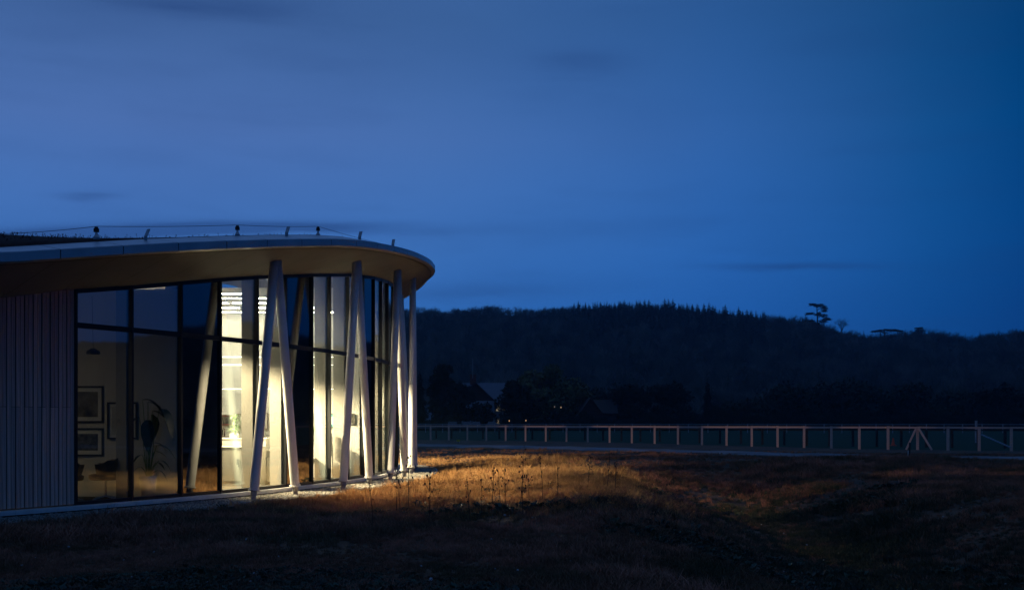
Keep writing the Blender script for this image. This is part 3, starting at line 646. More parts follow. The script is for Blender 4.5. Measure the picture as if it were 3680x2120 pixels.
# ------------------------------------------------------------------ scatter helper (only for masses: grass, gravel, woodland)
def scatter(name, pts, rot, scl, idx, protos, label):
    me = bpy.data.meshes.new(name); me.from_pydata([tuple(map(float, p)) for p in pts], [], [])
    a = me.attributes.new('rot', 'FLOAT_VECTOR', 'POINT'); a.data.foreach_set('vector', np.asarray(rot, np.float32).ravel())
    a = me.attributes.new('scl', 'FLOAT_VECTOR', 'POINT'); a.data.foreach_set('vector', np.asarray(scl, np.float32).ravel())
    a = me.attributes.new('idx', 'INT', 'POINT'); a.data.foreach_set('value', np.asarray(idx, np.int32).ravel())
    col = bpy.data.collections.new(name+'_kinds')
    for i, (m_, mt) in enumerate(protos):
        if mt and not m_.materials: m_.materials.append(mt)
        col.objects.link(bpy.data.objects.new('%s_kind_%02d' % (name, i), m_))
    o = bpy.data.objects.new(name, me); COL.objects.link(o)
    g = bpy.data.node_groups.new(name, 'GeometryNodeTree')
    g.interface.new_socket('Geometry', in_out='INPUT', socket_type='NodeSocketGeometry'); g.interface.new_socket('Geometry', in_out='OUTPUT', socket_type='NodeSocketGeometry')
    N = g.nodes; L = g.links; gi = N.new('NodeGroupInput'); go = N.new('NodeGroupOutput'); ip = N.new('GeometryNodeInstanceOnPoints'); ci = N.new('GeometryNodeCollectionInfo')
    ci.inputs['Collection'].default_value = col; ci.inputs['Separate Children'].default_value = True; ci.inputs['Reset Children'].default_value = True
    def attr(n, t):
        q = N.new('GeometryNodeInputNamedAttribute'); q.data_type = t; q.inputs['Name'].default_value = n
        return [s for s in q.outputs if s.enabled and s.name == 'Attribute'][0]
    L.new(gi.outputs[0], ip.inputs['Points']); L.new(ci.outputs[0], ip.inputs['Instance']); ip.inputs['Pick Instance'].default_value = True
    L.new(attr('idx', 'INT'), ip.inputs['Instance Index']); L.new(attr('rot', 'FLOAT_VECTOR'), ip.inputs['Rotation']); L.new(attr('scl', 'FLOAT_VECTOR'), ip.inputs['Scale'])
    L.new(ip.outputs[0], go.inputs[0])
    md = o.modifiers.new('scatter', 'NODES'); md.node_group = g
    return tag(o, label, kind='stuff')

# ------------------------------------------------------------------ gravel margin
m_gravel_bed = mat('gravel_bed', (.10, .092, .08), rough=.95, var=(.05, .046, .04), vscale=30, bump=1, bscale=60)
gw = lambda s: float(np.interp(s, [-6, 2, 8, 13, 30], [1.75, 1.7, 1.4, 1.25, 1.25]))
gb = MB()
sg = np.linspace(-12, 28, 130)
gb.grid([[xyz(gp(s)+gn(s)*w*gw(s), .012) for s in sg] for w in (0, .5, 1)])
tag(gb.build('gravel_strip', m_gravel_bed), 'strip of loose pale gravel along the foot of the glass', kind='structure')
ed = MB()
for w0, z0 in ((0, -.02), (0, .05), (.025, .05), (.025, -.02)): pass
P = [[xyz(gp(s)+gn(s)*(gw(s)+w), z) for s in np.linspace(9, 24, 60)] for w, z in ((0, -.02), (0, .045), (.02, .045), (.02, -.02))]
tag(ed.grid(P).build('edging_strip', m_steel), 'thin steel edging around gravel at the roof tip', 'edging')
m_peb = mat('pebble', (.24, .22, .19), rough=.85, objrand=[(.10, .095, .085), (.24, .22, .19), (.38, .34, .29), (.18, .15, .12)])
def pebble(seed):
    r = random.Random(seed); mb = MB(); vs = []
    for z, q in ((-.5, .5), (0, 1), (.45, .6)):
        for k in range(6): a = k*1.047; w = q*r.uniform(.75, 1.1); vs.append((w*math.cos(a), w*.8*math.sin(a), z*r.uniform(.8, 1.1)))
    fs = [(i*6+k, i*6+(k+1) % 6, (i+1)*6+(k+1) % 6, (i+1)*6+k) for i in range(2) for k in range(6)]+[(12, 13, 14, 15, 16, 17)]
    return mb.add(vs, fs).mesh('pebble')
n = 26000; s_ = rng.uniform(-3, 20, n); w_ = rng.uniform(.1, 1, n); pts = np.empty((n, 3))
for i in range(n):
    q = gp(s_[i])+gn(s_[i])*w_[i]*gw(s_[i]); pts[i] = (q[0], q[1], .014+rng.uniform(0, .012))
scatter('gravel', pts, np.c_[rng.uniform(-.5, .5, (n, 2)), rng.uniform(0, 6.28, n)], np.repeat(rng.uniform(.010, .028, n)[:, None], 3, 1), rng.integers(0, 4, n), [(pebble(i), m_peb) for i in range(4)], 'loose pale gravel stones around the building')

# ------------------------------------------------------------------ track beyond the lawn
TR = catmull(np.array([(-60, 92), (-25, 74), (-8, 66), (5.5, 56), (12, 50), (16, 43.5), (22, 36), (34, 24), (60, 4)], float), 14)
tt = np.gradient(TR, axis=0); tt /= np.linalg.norm(tt, axis=1)[:, None]; tn = np.c_[-tt[:, 1], tt[:, 0]]
m_track = mat('compacted_track', (.19, .165, .165), rough=.9, var=(.08, .062, .055), vscale=.7, bump=.6, bscale=6)
P = []
for i in range(len(TR)):
    row = []
    for w in np.linspace(-1, 1, 7):
        ww = w*(2.7+.45*math.sin(i*1.7+w)); q = TR[i]+tn[i]*ww; row.append((q[0], q[1], 0))
    P.append(row)
PA = np.array(P); zz = ground_z(PA[..., 0], PA[..., 1]); PA[..., 2] = zz+.05*(1-np.abs(np.linspace(-1, 1, 7))[None, :]**4)-.008
tag(MB().grid(PA.tolist()).smooth().build('track', m_track), 'pale compacted earth track running along the fence', kind='structure')
def track_dist(x, y):
    q = (x[:, None]-TR[None, :, 0])**2+(y[:, None]-TR[None, :, 1])**2; return np.sqrt(q.min(1))

# ------------------------------------------------------------------ fences
m_rail = mat('new_timber', (.82, .43, .31), rough=.8, var=(.62, .32, .23), vscale=6, stretch=(1, 1, 8), bump=.3)
m_old = mat('old_timber', (.045, .036, .030), rough=.85, var=(.028, .022, .02), vscale=6)
m_pale = mat('pale_rail', (.30, .30, .31), rough=.7, var=(.2, .2, .21), vscale=4)
FA, FD = np.array((-6.66, 82.0)), np.array((1.541, -.882))
def gz(x, y): return float(ground_z(np.array([x]), np.array([y]))[0])
fe = thing('post_and_rail_fence', (FA[0], FA[1], 0), 'new timber post and rail fence beyond the track', 'fence')
fp = [FA+FD*k for k in range(-4, 31)]
fn = np.array((FD[1], -FD[0])); fn = fn/np.linalg.norm(fn); fn = fn if fn[1] < 0 else -fn
for k, q in enumerate(fp):
    h = 1.22+.02*random.uniform(-1, 1); b_ = gz(*q)-.25
    MB().box((q[0], q[1], (h+b_)/2), (.13, .13, h-b_)).build('post', m_rail, fe)
for k in range(len(fp)-1):
    a, b = fp[k], fp[k+1]; o = fn*.0
    MB().bar(xyz(a+FD*.045+o, 1.15+.01*random.uniform(-1, 1)), xyz(b-FD*.045+o, 1.15+.01*random.uniform(-1, 1)), .05, .12).build('rail', m_rail, fe)
kb = 20                                               # the braced strainer post
q = FA+FD*21
for sgn, ln in ((-1, .62), (1, .85)):
    a = q+FD*.05*sgn+fn*.10; b = q+FD*ln*.58*sgn+fn*.30
    MB().bar(xyz(a, 1.08), xyz(b, gz(*b)+.02), .10, .10).build('brace', m_rail, fe)
f2 = thing('field_fence', (FA[0], FA[1]+8, 0), 'dark old post fence in the pasture behind the timber fence', 'fence')
o2 = np.array((5.0, 5.6))
f2p = [FA+o2+FD*(k*.93)+FD*.35 for k in range(-4, 32)]
for k, q in enumerate(f2p):
    h = 1.0+.05*random.uniform(-1, 1); MB().box((q[0], q[1], h/2-.2), (.15, .15, h+.4)).build('post', m_old, f2)
for k in range(0, len(f2p)-1):
    a, b = f2p[k], f2p[k+1]
    MB().bar(xyz(a+FD*.05, .93), xyz(b-FD*.05, .93), .03, .09).build('rail', m_old, f2)
f3 = thing('paddock_fence', (0, 138, 0), 'thin pale paddock rails far across the dark field', 'fence')
for k in range(-24, 60):
    x = k*2.4; y = 140-.16*x+3*math.sin(k*.31); y2 = 140-.16*(x+2.4)+3*math.sin((k+1)*.31)
    MB().box((x, y, .6), (.09, .09, 1.2)).build('post', m_pale, f3)
    for z in (1.12, .65): MB().bar((x+.05, y-.03, z), (x+2.35, y2-.03, z), .03, .08).build('rail', m_pale, f3)
# small things beside the track
q = ground_at(3263, 1660); st_ = thing('marker_stake', q, 'dark leaning stake with white lath beside the track', 'stake')
MB().bar(q+(0.03, 0, -.1), q+(.07, 0, .74), .05, .05, (0, 1, 0)).build('stake', m_old, st_); MB().bar(q+(-.03, -.03, -.03), q+(.0, -.03, .44), .03, .012, (0, 1, 0)).build('lath', m_white, st_)
q = ground_at(3210, 1601); cn = thing('traffic_cone', q, 'faded orange cone in the grass behind the fence', 'cone')
MB().lathe(q, [(.15, .04), (.12, .04), (.03, .5), (.0, .5)], 14).build('body', mat('cone_orange', (.32, .06, .03), rough=.6), cn); MB().box(q+(0, 0, .02), (.34, .34, .04)).build('base', MATS['cone_orange'], cn)
q = ground_at(1647, 1591); ym = thing('yellow_marker', q, 'small yellow marker block on the ground before the fence', 'marker')
MB().box(q+(0, 0, .17), (.24, .1, .12)).build('block', mat('marker_yellow', (.5, .36, .02), rough=.6), ym); MB().box(q+(-.09, 0, .06), (.02, .05, .14)).box(q+(.09, 0, .06), (.02, .05, .14)).build('foot', m_steel, ym)
q = at(3527, 1561, 55.0); q2 = at(3632, 1607, 53.5); tag(MB().bar(q, q2, .06, .06).build('leaning_pole', m_steel), 'pale pole leaning low against the fence behind the last bay', 'pole')
q = ground_at(3508, 1588); q[1] += 0; tag(MB().box(q+(0, 0, .75), (.13, .13, 1.6)).box(q+(0, 0, 1.57), (.15, .15, .05)).build('gate_post', m_pale), 'pale tall gate post standing behind the timber fence', 'post')

# ------------------------------------------------------------------ hill and woodland
SKU = [400, 1480, 1600, 1750, 1900, 2050, 2150, 2290, 2400, 2500, 2600, 2700, 2800, 2900, 2990, 3080, 3150, 3300, 3400, 3470, 3560, 3700, 4200]
SKV = [1110, 1104, 1108, 1096, 1106, 1096, 1092, 1086, 1092, 1100, 1112, 1124, 1134, 1137, 1172, 1194, 1200, 1186, 1192, 1204, 1190, 1178, 1185]
RR = 620.
def sky_el(th):                                       # elevation of the wooded skyline by compass direction
    u = CU+FPX*np.tan(np.clip(th, -.6, .6)); el = (CV-np.interp(u, SKU, SKV))/FPX*np.cos(np.clip(th, -.6, .6))
    return np.where(th > .6, .088+.012*np.sin(th*7), el)
def hill_z(th, r):
    top = RR*sky_el(th)-5.2
    return -.4+(top+.4)*np.where(r < RR, sstep(225, RR+130, r)/float(sstep(225, RR+130, np.array(RR))), 1-.25*sstep(RR, 1500, r))
ths = np.linspace(R(-50), R(125), 150); rs = np.r_[np.linspace(225, 640, 44), np.linspace(680, 1500, 8)]
hm = MB(); TH, RS = np.meshgrid(ths, rs); HZ = hill_z(TH, RS)
hm.grid(np.dstack([RS*np.sin(TH), RS*np.cos(TH), HZ]).tolist()).smooth()
m_hill = mat('leaf_litter', (.035, .030, .020), rough=.95, var=(.02, .02, .014), vscale=.05, spec=.05)
tag(hm.build('hill', m_hill), 'long wooded ridge across the valley', kind='structure')
def branch(mb, p, d, L, r, lvl, rnd, n=3):
    q = p+d*L; mb.tube([p, (p+q)/2+np.array([rnd.uniform(-.06, .06)*L for _ in range(3)]), q], [r, r*.8, r*.55], n, False)
    if lvl == 0: return
    for k in range(rnd.choice((3, 4, 4))):
        a = rnd.uniform(0, 6.28); s = rnd.uniform(.35, .85); perp = np.cross(d, (math.cos(a), math.sin(a), .3)); perp /= np.linalg.norm(perp)+1e-6
        nd = d*math.cos(s)+perp*math.sin(s)+np.array((0, 0, .12)); nd /= np.linalg.norm(nd)
        t = rnd.uniform(.55, 1); branch(mb, p+(q-p)*t, nd, L*rnd.uniform(.6, .8), r*.5, lvl-1, rnd, n)
def bare_tree(seed, h=12., lvl=4, r0=.22, n=3):
    rnd = random.Random(seed); mb = MB(); tr = MB()
    tr.tube([(0, 0, -.6), (0, 0, h*.15), (rnd.uniform(-.2, .2), rnd.uniform(-.2, .2), h*.33)], [r0*1.2, r0, r0*.85], 6, False)
    for k in range(6):
        a = k*1.05+rnd.uniform(-.3, .3); s = rnd.uniform(.15, .75)
        branch(mb, np.array((0, 0, h*rnd.uniform(.06, .33))), np.array((math.sin(s)*math.cos(a), math.sin(s)*math.sin(a), math.cos(s))), h*.27, r0*.55, lvl-1, rnd, n)
    return tr, mb
def conifer(seed, h=13., w=3.4, n=420):
    rnd = random.Random(seed); tr = MB().tube([(0, 0, -.5), (0, 0, h*.96)], [h*.016, h*.003], 5, False); mb = MB()
    for i in range(n):
        t = 1-math.sqrt(rnd.random())*.99; z = h*(.06+.94*t); rad = w/2*(1-t)**.72*(.75+.25*math.sin(t*30+seed))+.02; a = rnd.uniform(0, 6.28); r = rad*rnd.uniform(.35, 1.08)
        c = np.array((r*math.cos(a), r*math.sin(a), z)); o = np.array((math.cos(a), math.sin(a), -.35)); sd_ = np.array((-math.sin(a), math.cos(a), 0)); s = h*rnd.uniform(.03, .055)*(1.15-.85*t)
        mb.add([c-o*s, c+sd_*s*.55+(0, 0, -.02*h*rnd.random()), c+o*s*1.1+(0, 0, -s*.3), c-sd_*s*.55], [(0, 1, 2), (0, 2, 3)])
    return tr, mb
def leafy(seed, h, w, n, size, lobes=14, low=.18, flat=1.):
    rnd = random.Random(seed); tr = MB().tube([(0, 0, -.4), (0, 0, h*.25), (rnd.uniform(-.1, .1)*w, 0, h*.6)], [h*.028, h*.02, h*.008], 6, False); mb = MB()
    L = []
    for i in range(lobes):
        a = rnd.uniform(0, 6.28); t = rnd.random(); z = h*(low+(1-low)*(.12+.76*t)); r = w*.5*math.sin(math.pi*(.18+.72*t))**.6*rnd.uniform(.25, .78)
        c = np.array((r*math.cos(a), r*math.sin(a), z)); L.append((c, w*rnd.uniform(.13, .24)))
        tr.tube([(0, 0, h*(low+.1)*rnd.uniform(.6, 1.3)), c*.6+np.array((0, 0, z*.36)), c], [h*.010, h*.006, h*.003], 4, False)
    for i in range(n):
        c, q = L[rnd.randrange(lobes)]; d = np.array([rnd.gauss(0, 1) for _ in range(3)]); d /= np.linalg.norm(d)
        p = c+d*q*rnd.random()**.4*np.array((1, 1, .8*flat)); x = np.array([rnd.gauss(0, 1) for _ in range(3)]); x /= np.linalg.norm(x); y = np.cross(x, d+np.array((.1, 0, .2))); y /= np.linalg.norm(y)+1e-6; s = size*rnd.uniform(.6, 1.3)
        mb.add([p-x*s, p+y*s*.6, p+x*s, p-y*s*.6], [(0, 1, 2, 3)])
    return tr, mb
m_bark = mat('bark', (.05, .042, .034), rough=.9, var=(.03, .026, .022), vscale=2, spec=.1)
m_twig = mat('bare_twigs', (.055, .046, .038), rough=.9, spec=.05, objrand=[(.02, .02, .018), (.06, .055, .045), (.045, .055, .035), (.10, .09, .075), (.16, .14, .12)])
m_con = mat('conifer_needles', (.016, .028, .016), rough=.8, spec=.1, objrand=[(.010, .018, .012), (.02, .03, .016)])
def merged(tr, mb):
    m = MB(); m.v = list(tr.v); m.f = list(tr.f); m.add(mb.v, mb.f); return m.mesh('tree')
wp = [(merged(*bare_tree(10+i, 12, 4, .25)), m_twig) for i in range(5)]+[(merged(*conifer(40+i, 12, 5, 300)), m_con) for i in range(2)]
def scrub(seed):
    rnd = random.Random(seed); mb = MB()
    for i in range(150):
        a = rnd.uniform(0, 6.28); r_ = 3.2*math.sqrt(rnd.random()); z_1 = rnd.random()**.8*3.6*(1-(r_/3.6)**2); p = np.array((r_*math.cos(a), r_*math.sin(a), z_1)); s_1 = rnd.uniform(.2, .5); q = rnd.uniform(0, 6.28)
        ex = np.array((math.cos(q), math.sin(q), rnd.uniform(-.5, .9)))*s_1; ey = np.array((-math.sin(q), math.cos(q), .7))*s_1*.4; mb.add([p-ex, p+ey, p+ex, p-ey], [(0, 1, 2, 3)])
    return mb.mesh('scrub')
wp += [(scrub(3), m_twig), (scrub(4), m_twig)]
n = 5200; th = rng.uniform(R(-26), R(112), n*2); r = 232+(RR+14-232)*rng.random(n*2)**.62
keep = np.ones(len(th), bool); th, r = th[keep][:n*2], r[keep][:n*2]
extra_th = np.linspace(R(-26), R(112), 1100)+rng.normal(0, .0015, 1100); th = np.r_[th, extra_th]; r = np.r_[r, RR+rng.uniform(-8, 8, 1100)]
z = hill_z(th, r); pts = np.c_[r*np.sin(th), r*np.cos(th), z]; k = len(th)
u_ = CU+FPX*np.tan(np.clip(th, -.6, .6)); con = (rng.random(k) < np.where((u_ > 2050) & (u_ < 2750) & (r > 500), .75, .10))
idx = np.where(con, rng.integers(5, 7, k), rng.integers(0, 5, k)); sc = rng.uniform(.6, 1.0, k)*np.where(r > 540, .78, 1)
nb_ = 2600; tb = rng.uniform(R(-26), R(112), nb_); rb = np.where(rng.random(nb_) < .6, RR+rng.uniform(-16, 14, nb_), rng.uniform(240, RR, nb_))
pts = np.vstack([pts, np.c_[rb*np.sin(tb), rb*np.cos(tb), hill_z(tb, rb)]]); idx = np.r_[idx, rng.integers(7, 9, nb_)]; sc = np.r_[sc, rng.uniform(.8, 1.5, nb_)]; k += nb_
scatter('woodland', pts, np.c_[rng.normal(0, .04, (k, 2)), rng.uniform(0, 6.28, k)], np.c_[sc*1.15, sc*1.15, sc], idx, wp, 'dark leafless woodland covering the whole hillside')

# skyline trees one can tell apart
def tree_thing(name, pos, label, trm, crm, m_c, scale=1., group=None, rot=None, sx=1.):
    t = thing(name, pos, label, 'tree', group); rz = random.uniform(0, 6.28) if rot is None else rot
    for nm, me_, m_ in (('trunk', trm, m_bark), ('crown', crm, m_c)):
        if not me_.materials: me_.materials.append(m_)
        o = bpy.data.objects.new(nm, me_); COL.objects.link(o); o.parent = t
    t.scale = (scale*sx, scale*sx, scale); t.rotation_euler = (0, 0, rz); return t
def skypos(u, dr=0):
    th = math.atan((u-CU)/FPX); r = RR+dr; return (r*math.sin(th), r*math.cos(th), float(hill_z(np.array(th), np.array(r))))
cons = [tuple(x.mesh('part') for x in conifer(70+i, 13, 5.2, 700)) for i in range(4)]
for i, u in enumerate([2062, 2078, 2104, 2120, 2139, 2158, 2172, 2190, 2209, 2224, 2243, 2262, 2287, 2300, 2316, 2331, 2345, 2362, 2379, 2388, 2402, 2418, 2441, 2452, 2470, 2486, 2505, 2529, 2548, 2562, 2585, 2606, 2631, 2654, 2668, 2684, 2701, 2745]):
    c = cons[i % 4]; tree_thing('conifer_tree', skypos(u, random.uniform(-6, 6)), 'small pointed dark conifer in the row on the ridge skyline', c[0], c[1], m_con, random.uniform(.5, .82), 'conifers along the ridge skyline', sx=random.uniform(1.5, 2.1))
def cedar(seed, tiers, h, r0):
    rnd = random.Random(seed); tr = MB().tube([(0, 0, -3), (0.1, 0, h*.5), (-.5, 0, h*.97)], [r0, r0*.75, r0*.3], 7, False); mb = MB()
    for (cx, cz, hw, th_) in tiers:
        tr.tube([(0, 0, cz-1.6), (cx*.5, 0, cz-.5), (cx, 0, cz)], [r0*.45, r0*.3, r0*.15], 5, False)
        for c_ in range(max(8, int(hw*5.5))):
            a = rnd.uniform(0, 6.28); r_ = rnd.random()**.6; kx = cx+hw*.8*r_*math.cos(a); ky = hw*.6*r_*math.sin(a); kz = cz+th_*rnd.uniform(-.4, .3)-.08*abs(kx-cx); kr = rnd.uniform(.7, 1.5)
            for i in range(70):
                d = np.array([rnd.gauss(0, 1) for _ in range(3)]); d /= np.linalg.norm(d); p = np.array((kx, ky, kz))+d*kr*np.array((1.25, 1, .48))*rnd.random()**.4
                q_ = rnd.uniform(0, 6.28); s_1 = rnd.uniform(.16, .4); ex = np.array((math.cos(q_), math.sin(q_), rnd.uniform(-.3, .3)))*s_1; ey = np.array((-math.sin(q_), math.cos(q_), rnd.uniform(-.6, .6)))*s_1*.6
                mb.add([p-ex, p+ey, p+ex, p-ey], [(0, 1, 2, 3)])
    return tr.mesh('trunk'), mb.mesh('crown')
K = RR*.955/FPX
c = cedar(5, [(-2.6, 16.4, 3.8, 2.2), (1.6, 15.6, 4.2, 2.6), (4.0, 14.2, 3.0, 2.6), (4.6, 12.0, 2.2, 2.0), (-4.2, 10.4, 4.0, 1.6), (1.2, 9.8, 3.4, 2.6), (4.0, 8.6, 3.4, 3.0), (6.6, 6.4, 3.4, 2.0), (4.4, 5.0, 3.6, 2.4), (-4.5, 5.0, 3.5, 2.4), (-2.5, 3.0, 5, 2.5)], 17, .6)
q = skypos(2937, -12); tree_thing('cedar_tree', (q[0], q[1], at(2937, 1180, q[1])[2]), 'flat-topped tiered cedar towering above the ridge', c[0], c[1], m_con, .85, rot=-math.atan((2937-CU)/FPX))
c = cedar(9, [(-4.6, 5.6, 4.5, .8), (1.0, 6.4, 5.0, 1.2), (5.6, 6.0, 4.4, 1.0), (9, 5.4, 3, .8)], 6.5, .6)
q = skypos(3178, -10); tree_thing('cedar_tree', (q[0], q[1], at(3178, 1219, q[1])[2]), 'low wide spreading cedar on ridge right of the tall one', c[0], c[1], m_con, .85, rot=-math.atan((3178-CU)/FPX))
c = cedar(11, [(0, 7.5, 2.6, .8), (.5, 6.3, 3.2, 1), (-.5, 5, 3.4, 1.2)], 8, .5)
q = skypos(3303, -10); tree_thing('cedar_tree', (q[0], q[1], at(3303, 1222, q[1])[2]), 'small dark flat cedar near the right end of the ridge', c[0], c[1], m_con, .9, rot=-math.atan((3303-CU)/FPX))
tr, cr_ = bare_tree(91, 12, 5, .3, 3); q = skypos(3026, -14)
tree_thing('bare_tree', (q[0], q[1], at(3026, 1205, q[1])[2]), 'round leafless tree beside the tall tiered cedar', tr.mesh('trunk'), cr_.mesh('crown'), m_twig, .88, sx=1.15)
btr = [tuple(x.mesh('part') for x in bare_tree(120+i, 12, 4, .25)) for i in range(3)]
for i, (u, s) in enumerate(((1745, .95), (1790, 1.0), (1775, 1.05), (1640, .85), (1560, .9), (1880, .85), (1950, .8), (2850, .75), (3270, 1.1), (3350, 1.1), (3385, 1.0), (3130, 1.0), (3170, 1.15), (3215, 1.0), (3240, 1.05), (3320, 1.15), (3060, 1.0), (2985, 1.1), (2890, 1.0), (3090, .9))):
    b = btr[i % 3]; tree_thing('bare_tree', skypos(u, random.uniform(-5, 5)), 'fine leafless tree standing out on the ridge skyline', b[0], b[1], m_twig, s*.78, 'leafless trees along the ridge skyline')

# ------------------------------------------------------------------ hamlet across the field
m_ever = mat('evergreen_leaf', (.010, .016, .010), rough=.8, var=(.006, .010, .006), vscale=1, spec=.1)
m_willow = mat('willow_leaf', (.11, .095, .035), rough=.8, var=(.06, .055, .025), vscale=.8, spec=.1)
m_bush = mat('bush_leaf', (.018, .026, .014), rough=.8, var=(.011, .016, .009), vscale=.8, spec=.1)
def tree_px(name, u, vtop, wpx, Y, kind, label, m_, seed, n=2600, cat='tree', group=None, size=.3, low=.12):
    h = at(u, vtop, Y)[2]; w = wpx/FPX*Y; pos = (at(u, 0, Y)[0], Y, 0)
    tr, cr_ = conifer(seed, h, w, n) if kind == 'c' else leafy(seed, h, w*1.3, int(n*1.3), size, lobes=26, low=low)
    t = tree_thing(name, pos, label, tr.mesh('trunk'), cr_.mesh('crown'), m_); t['category'] = cat
    if group: t['group'] = group
    return t
tree_px('evergreen_tree', 1592, 1287, 104, 172, 'l', 'tall dark evergreen left of the white house', m_ever, 201, 4200, size=.35, low=.05)
tree_px('evergreen_tree', 1508, 1330, 70, 170, 'c', 'dark evergreen right beside the roof tip columns', m_ever, 202, 2200)
tree_px('evergreen_tree', 1655, 1370, 90, 170, 'l', 'lower dark evergreen in front of the white gable', m_ever, 203, 2600)
tree_px('shrub', 1728, 1452, 84, 168, 'l', 'dark leafy shrub against the white house wall', m_ever, 204, 1400, cat='shrub')
tree_px('broadleaf_tree', 1862, 1362, 128, 171, 'l', 'dark round tree right of the slate roof', m_ever, 205, 3600, size=.35, low=.04)
tree_px('willow_tree', 1968, 1310, 215, 180, 'l', 'broad olive green willow behind the dark round tree', m_willow, 206, 6500, size=.38, low=.06)
tree_px('broadleaf_tree', 2245, 1392, 190, 176, 'l', 'wide dark tree behind the low barn roof', m_ever, 207, 4600, size=.35, low=.04)
tree_px('broadleaf_tree', 2405, 1372, 160, 178, 'l', 'dark rounded tree left of the narrow cypress', m_ever, 208, 4200, size=.35, low=.04)
tree_px('cypress_tree', 2542, 1358, 54, 172, 'c', 'narrow pointed black cypress in mid valley', m_ever, 209, 2200)
tree_px('broadleaf_tree', 2660, 1455, 170, 176, 'l', 'low dark spreading bush right of the cypress', m_bush, 210, 3000, size=.35, low=.04)
tree_px('broadleaf_tree', 2840, 1400, 220, 195, 'l', 'broad greenish tree in the valley below the tall cedar', m_bush, 211, 4600, size=.38, low=.05)
tree_px('broadleaf_tree', 3060, 1370, 250, 205, 'l', 'largest greenish tree on right side of the valley', m_bush, 212, 5200, size=.38, low=.05)
tree_px('broadleaf_tree', 3270, 1395, 220, 200, 'l', 'dark greenish tree above the braced fence post', m_bush, 213, 4600, size=.38, low=.05)
tree_px('broadleaf_tree', 3450, 1420, 200, 190, 'l', 'dark tree above the pale gate post', m_bush, 214, 4200, size=.38, low=.05)
tree_px('broadleaf_tree', 3600, 1385, 190, 182, 'l', 'black tree at the right end of the valley', m_ever, 215, 4200, size=.38, low=.05)
tree_px('broadleaf_tree', 2120, 1395, 140, 200, 'l', 'pale greenish tree between the willow and the barn', m_bush, 216, 3000, size=.38, low=.05)
m_pb = mat('pale_bark', (.16, .15, .14), rough=.9)
for i, (u, h) in enumerate(((1780, 1.25), (1812, 1.3), (1850, 1.2))):
    tr, cr_ = bare_tree(300+i, 12, 4, .26); p_ = at(u, 0, 215); t = tree_thing('birch_tree', (p_[0], 215, 0), 'tall leafless pale tree behind the slate roof', tr.mesh('trunk'), cr_.mesh('crown'), m_pb, h, 'pale leafless trees behind the house')
# hedges
def hedge(X0, X1, Y, h, label, seed, n):
    rnd = random.Random(seed); mb = MB(); t = thing('hedge', ((X0+X1)/2, Y, 0), label, 'hedge', 'dark hedges across the valley')
    for i in range(n):
        x = rnd.uniform(X0, X1); hh = h*(.8+.25*math.sin(x*.5+seed)+.15*math.sin(x*1.7)); p = np.array((x, Y+rnd.uniform(-.9, .9), rnd.random()**.7*hh)); s = rnd.uniform(.2, .45)
        a = rnd.uniform(0, 6.28); ex = np.array((math.cos(a), math.sin(a)*.3, rnd.uniform(-.6, .6)))*s; ey = np.array((-.2, .2, 1.0))*s*.6; mb.add([p-ex, p+ey, p+ex, p-ey], [(0, 1, 2, 3)])
    mb.build('foliage', m_ever, t); core = MB().box(((X0+X1)/2, Y, h*.35), (X1-X0, 1.0, h*.7)); core.build('stems', m_ever, t)
hedge(-18, -3, 166, 1.6, 'low dark hedge in front of the white houses', 1, 1500)
hedge(-2, 24, 166, 2.6, 'dark hedge below the olive willow and barn', 2, 3000)
hedge(25, 56, 168, 3.4, 'tall dark hedge below the narrow cypress', 3, 4200)
hedge(57, 110, 172, 3.2, 'long dark hedge at the right side of valley', 4, 6000)
# houses
m_wall = mat('white_render', (.27, .29, .33), rough=.85, var=(.2, .22, .26), vscale=.8); m_slate = mat('slate_roof', (.10, .105, .13), rough=.5, var=(.07, .075, .09), vscale=3, stretch=(1, 6, 6))
m_tile = mat('dark_tile', (.035, .022, .018), rough=.8, var=(.025, .016, .014), vscale=3); m_brick = mat('red_brick', (.12, .04, .03), rough=.9); m_pane = mat('dark_window', (.006, .007, .01), rough=.1, spec=.6)
m_litw = mat('lit_window', (.4, .3, .2), emit=(1, .62, .28), estr=.9)
def gable_roof(mb, x0, x1, y0, y1, ze, zr, along='x', ov=.35, th=.18):
    if along == 'x':
        ym = (y0+y1)/2
        for ya in (y0-ov, y1+ov):
            k = (zr-ze)/abs(ym-y0); zz_ = ze-ov*k
            mb.prism([(x0-ov, ya, zz_), (x1+ov, ya, zz_), (x1+ov, ym, zr), (x0-ov, ym, zr)], (0, 0, th))
    else:
        xm = (x0+x1)/2
        for xa in (x0-ov, x1+ov):
            k = (zr-ze)/abs(xm-x0); zz_ = ze-ov*k
            mb.prism([(xa, y0-ov, zz_), (xa, y1+ov, zz_), (xm, y1+ov, zr), (xm, y0-ov, zr)], (0, 0, th))
    return mb
h1 = thing('house', (-6, 184, 0), 'white cottage with slate roof, dark gable and brick chimney', 'house')
hx0, hx1 = at(1640, 0, 186)[0], at(1835, 0, 186)[0]
MB().box(((hx0+hx1)/2, 187, 2.6), (hx1-hx0, 7, 5.2)).build('wall', m_wall, h1)
rf = gable_roof(MB(), hx0, hx1, 183.5, 190.5, 5.2, 8.5).build('roof', m_slate, h1)
gx0, gx1 = at(1640, 0, 180)[0], at(1776, 0, 180)[0]
MB().box(((gx0+gx1)/2, 181.8, 2.6), (gx1-gx0, 3.9, 5.2)).build('wing_wall', m_wall, h1)
MB().prism([(gx0, 179.9, 5.2), (gx1, 179.9, 5.2), ((gx0+gx1)/2, 179.9, 8.3)], (0, 6, 0)).build('gable', m_tile, h1)
